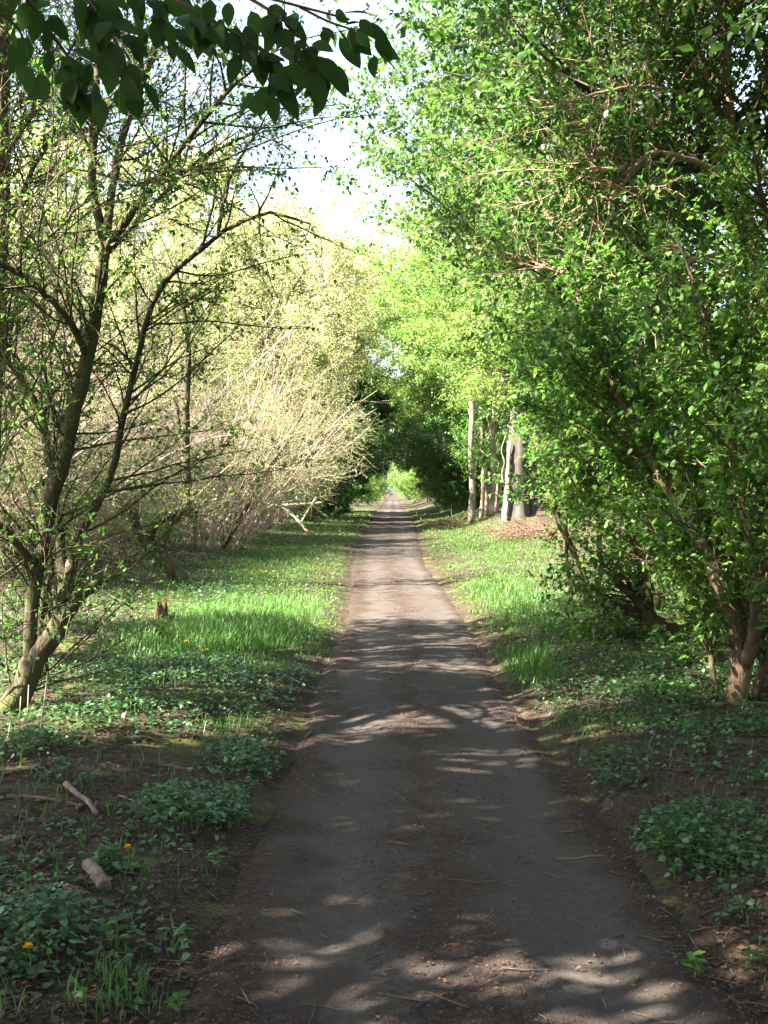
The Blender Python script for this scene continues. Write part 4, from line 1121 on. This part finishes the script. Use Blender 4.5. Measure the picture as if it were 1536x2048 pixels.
ground_stick('fallen_branch', 'weathered forked fallen branch on bare soil at left', 'branch', [(128, 1602), (150, 1625, .02), (172, 1640, .02), (190, 1658)], [.018, .014, .012], M['log'], 7,
             forks=[[(150, 1620, Yf), (170, 1612, Yf + .1), (220, 1634, Yf + .2)], [(165, 1632, Yf), (150, 1645, Yf), (130, 1650, Yf)], [(172, 1636, Yf), (185, 1625, Yf), (190, 1605, Yf)]])
ground_stick('stick', 'brown stick lying along the ivy patch edge', 'stick', [(235, 1615), (270, 1628), (330, 1648)], [.008, .007, .004], M['log'], 8)
ground_stick('stick', 'short twig standing out of the right grass verge', 'stick', [(1320, 1400), (1327, 1385, .08), (1330, 1375, .1)], [.012, .008], M['log'], 9)
# fallen bare branch at the left verge
Yv = 44.0
root = empty('fallen_branch', P(640, 1045, Yv) * [1, 1, 0] + [0, 0, gz1(P(640, 0, Yv)[0], Yv)])
bb = np.array(root.location)
for k, (pp, w) in enumerate([([(535, 1013, .4), (580, 1010, .2), (645, 1005, 0)], [8, 5]), ([(562, 1012, .3), (590, 1035, .1), (618, 1066, -.2)], [7, 5]), ([(632, 995, 0), (618, 1018, 0), (600, 1048, -.2)], [4, 3])]):
    q = np.array([P(x_, y_, Yv + d_) for x_, y_, d_ in pp]) - bb
    p, r = spline(q, 10, [v / 2 / F * Yv for v in w])
    link('dead_limb', tube_mesh('dead_limb', p[None], r[None], 6, True, .05, np.random.default_rng(k)), M['twig_tan'], root)
tag(root, 'bare pale fallen branch poking out of the left thicket', 'branch')

def stump(name, label, px, py, h, rad, mat, seed, spikes=7):
    """a rotten stump: ring walls with torn uneven spikes"""
    rr = np.random.default_rng(seed)
    g_ = G(px, py); z = float(surf(g_[:1], g_[1:2])[0])
    S = 20; rows_ = 7
    ang = np.linspace(0, 2 * math.pi, S, endpoint=False)
    top = h * (.35 + .65 * np.abs(rr.random(S)) ** 1.2)
    V = []
    for k in range(rows_):
        t = k / (rows_ - 1)
        R = rad * (1.35 - .55 * t ** .5) * (1 + rr.normal(0, .06, S))
        V.append(np.stack([R * np.cos(ang), R * np.sin(ang), -.02 + t * top], -1))
    for k in range(4):
        t = k / 3
        R = rad * (.62 - .12 * t) * (1 + rr.normal(0, .05, S))
        V.append(np.stack([R * np.cos(ang), R * np.sin(ang), top * (1 - t) * .96 + t * h * .15], -1))
    V = np.concatenate(V); n_ = rows_ + 4
    i = np.arange(n_ - 1)[:, None] * S; s = np.arange(S)[None]; s2 = (s + 1) % S
    Q = np.stack([i + s, i + s2, i + S + s2, i + S + s], -1).reshape(-1, 4)
    L = np.concatenate([Q.ravel(), (n_ - 1) * S + np.arange(S)]); C = np.concatenate([np.full(len(Q), 4), [S]])
    return tag(link(name, mesh_from(name, V, L, C), mat, None, (g_[0], g_[1], z)), label, 'stump')
stump('stump', 'small rotten orange-brown stump standing in the left grass', 322, 1252, .28, .075, M['rot'], 1)
stump('stump', 'broken grey stump in the shade of the thicket behind the crooked tree', 228, 1122, .75, .15, M['bark_grey'], 2)
stump('stump', 'rusty brown decayed stump at the foot of the broken limb', 1410, 1312, .22, .14, M['rot'], 3)

# dry stalks under the near tree
for k, (x0, y0, x1, y1, lab) in enumerate([(70, 1500, 92, 1345, 'pale dry stalk standing right of the near tree foot'), (44, 1490, 54, 1372, 'thickest pale dry stalk under the leaning stem'), (26, 1525, 38, 1395, 'dry stalk left under the leaning stem'), (4, 1500, 18, 1440, 'dry stalk at the left picture edge under the leaning stem')]):
    g_ = G(x0, y0); Yk = g_[1]
    q = np.array([g_ - [0, 0, .02], P((x0 + x1) / 2 + 2, (y0 + y1) / 2, Yk), P(x1, y1, Yk + .1)]) - g_
    p, r = spline(q, 8, [.006, .005, .003])
    tag(link('dry_stalk', tube_mesh('dry_stalk', p[None], r[None], 5, True), M['twig_tan'], None, g_), lab, 'stalk', 'dry stalks under the near tree')

# dandelions
def dandelion(px, py, label, s=1.0):
    g_ = G(px, py); z = float(surf(g_[:1], g_[1:2])[0])
    rr = np.random.default_rng(int(px)); h = .10 * s
    root = empty('dandelion', (g_[0], g_[1], z))
    p, r = spline(np.array([[0, 0, -.01], [.008, 0, h * .5], [.004, -.01, h]]), 6, [.0025, .002])
    link('stem', tube_mesh('stem', p[None], r[None], 5), M['stalk'], root)
    n_ = 46; a_ = rr.uniform(0, 2 * math.pi, n_); e_ = rr.uniform(.1, 1.2, n_)
    d_ = np.stack([np.cos(a_) * np.cos(e_), np.sin(a_) * np.cos(e_), np.sin(e_)], -1)
    pos_ = np.tile([[.004, -.01, h]], (n_, 1))
    tag(link('flower_head', leaf_mesh('flower_head', rr, pos_, d_, UP + rr.normal(0, .2, (n_, 3)), np.full(n_, .018 * s), RHOMB), M['petal'], root), kind='stuff')
    a_ = np.linspace(0, 2 * math.pi, 7)[:-1]
    d_ = np.stack([np.cos(a_), np.sin(a_), np.full(6, .25)], -1)
    for k in range(6):
        link('leaf', leaf_mesh('leaf', rr, np.zeros((1, 3)) + [0, 0, .008], d_[k:k + 1], UP[None], np.array([.07 * s]), OVAL), M['grass'], root)
    tag(root, label, 'flower', 'yellow dandelions in the verges')
dandelion(251, 1758, 'yellow dandelion beside the pale cut log')
dandelion(370, 1325, 'yellow dandelion in the left grass, farther of two', 1.2)
dandelion(411, 1348, 'yellow dandelion in the left grass, nearer of two', 1.2)
dandelion(50, 2002, 'yellow dandelion at the lower left corner')
dandelion(1052, 1358, 'yellow dandelion at the tip of the right grass', 1.2)
dandelion(943, 1150, 'yellow dandelion in the bright strip of grass at right', 1.8)

# broad-leaved seedlings
def seedling(px, py, label, s=1.0):
    g_ = G(px, py); z = float(surf(g_[:1], g_[1:2])[0]); rr = np.random.default_rng(int(px + py))
    root = empty('seedling', (g_[0], g_[1], z))
    p, r = spline(np.array([[0, 0, -.01], [.01, 0, .05 * s], [0, .01, .09 * s]]), 6, [.0025, .0018])
    link('stem', tube_mesh('stem', p[None], r[None], 5), M['stalk'], root)
    for k in range(9):
        a_ = k * 2.4; zz = (.03 + .007 * k) * s
        link('leaf', leaf_mesh('leaf', rr, np.array([[0, 0, zz]]), np.array([[math.cos(a_), math.sin(a_), .15]]), UP[None] + rr.normal(0, .2, (1, 3)), np.array([.055 * s]), OVAL), M['leaf_fresh'], root)
    tag(root, label, 'plant', 'seedlings on bare ground')
seedling(1390, 1955, 'lone green seedling in a sun fleck at lower right', .9)
seedling(350, 2030, 'lone seedling at the bottom edge left of the path', .8)
seedling(225, 1925, 'seedling among moss at the lower left', 1.2)
seedling(1325, 1730, 'pale seedling at the path end of the right ivy patch', 1.3)
seedling(430, 1745, 'seedling in the soil right of the dandelion', 1.0)

# reddish brush piles on the right bank
def brush(px, py, Y, label, n_, seed, rx=1.0):
    rr = np.random.default_rng(seed); c = P(px, py, Y); z = gz1(c[0], c[1])
    st_ = np.stack([np.clip(rr.normal(0, rx * .6, n_), -1, 1), rr.normal(0, .8, n_), rr.uniform(0, .25, n_)], -1)
    d_ = rr.normal(0, 1, (n_, 3)); d_[:, 2] *= .25
    p = grow(rr, st_, d_, rr.uniform(.4, 1.3, n_), 5, .12, (0, 0, -.02)); p[:, :, 2] = np.maximum(p[:, :, 2], .0)
    tag(link('brush_pile', tube_mesh('brush_pile', p, rr.uniform(.004, .014, n_)[:, None] * np.linspace(1, .4, 5)[None], 4), M['brush'], None, (c[0], c[1], z)), label, 'brush pile', 'brush on the right bank', 'stuff')
brush(1060, 1080, 34, 'heap of reddish dead twigs before the grey dead trunk', 260, 5)
brush(905, 1030, 52, 'heap of reddish dead twigs left of the pale trunks', 220, 6)
print('counts', N_WE, N_IVY, N_GR, N_LI, 'tris', sum(len(m.polygons) for m in bpy.data.meshes))
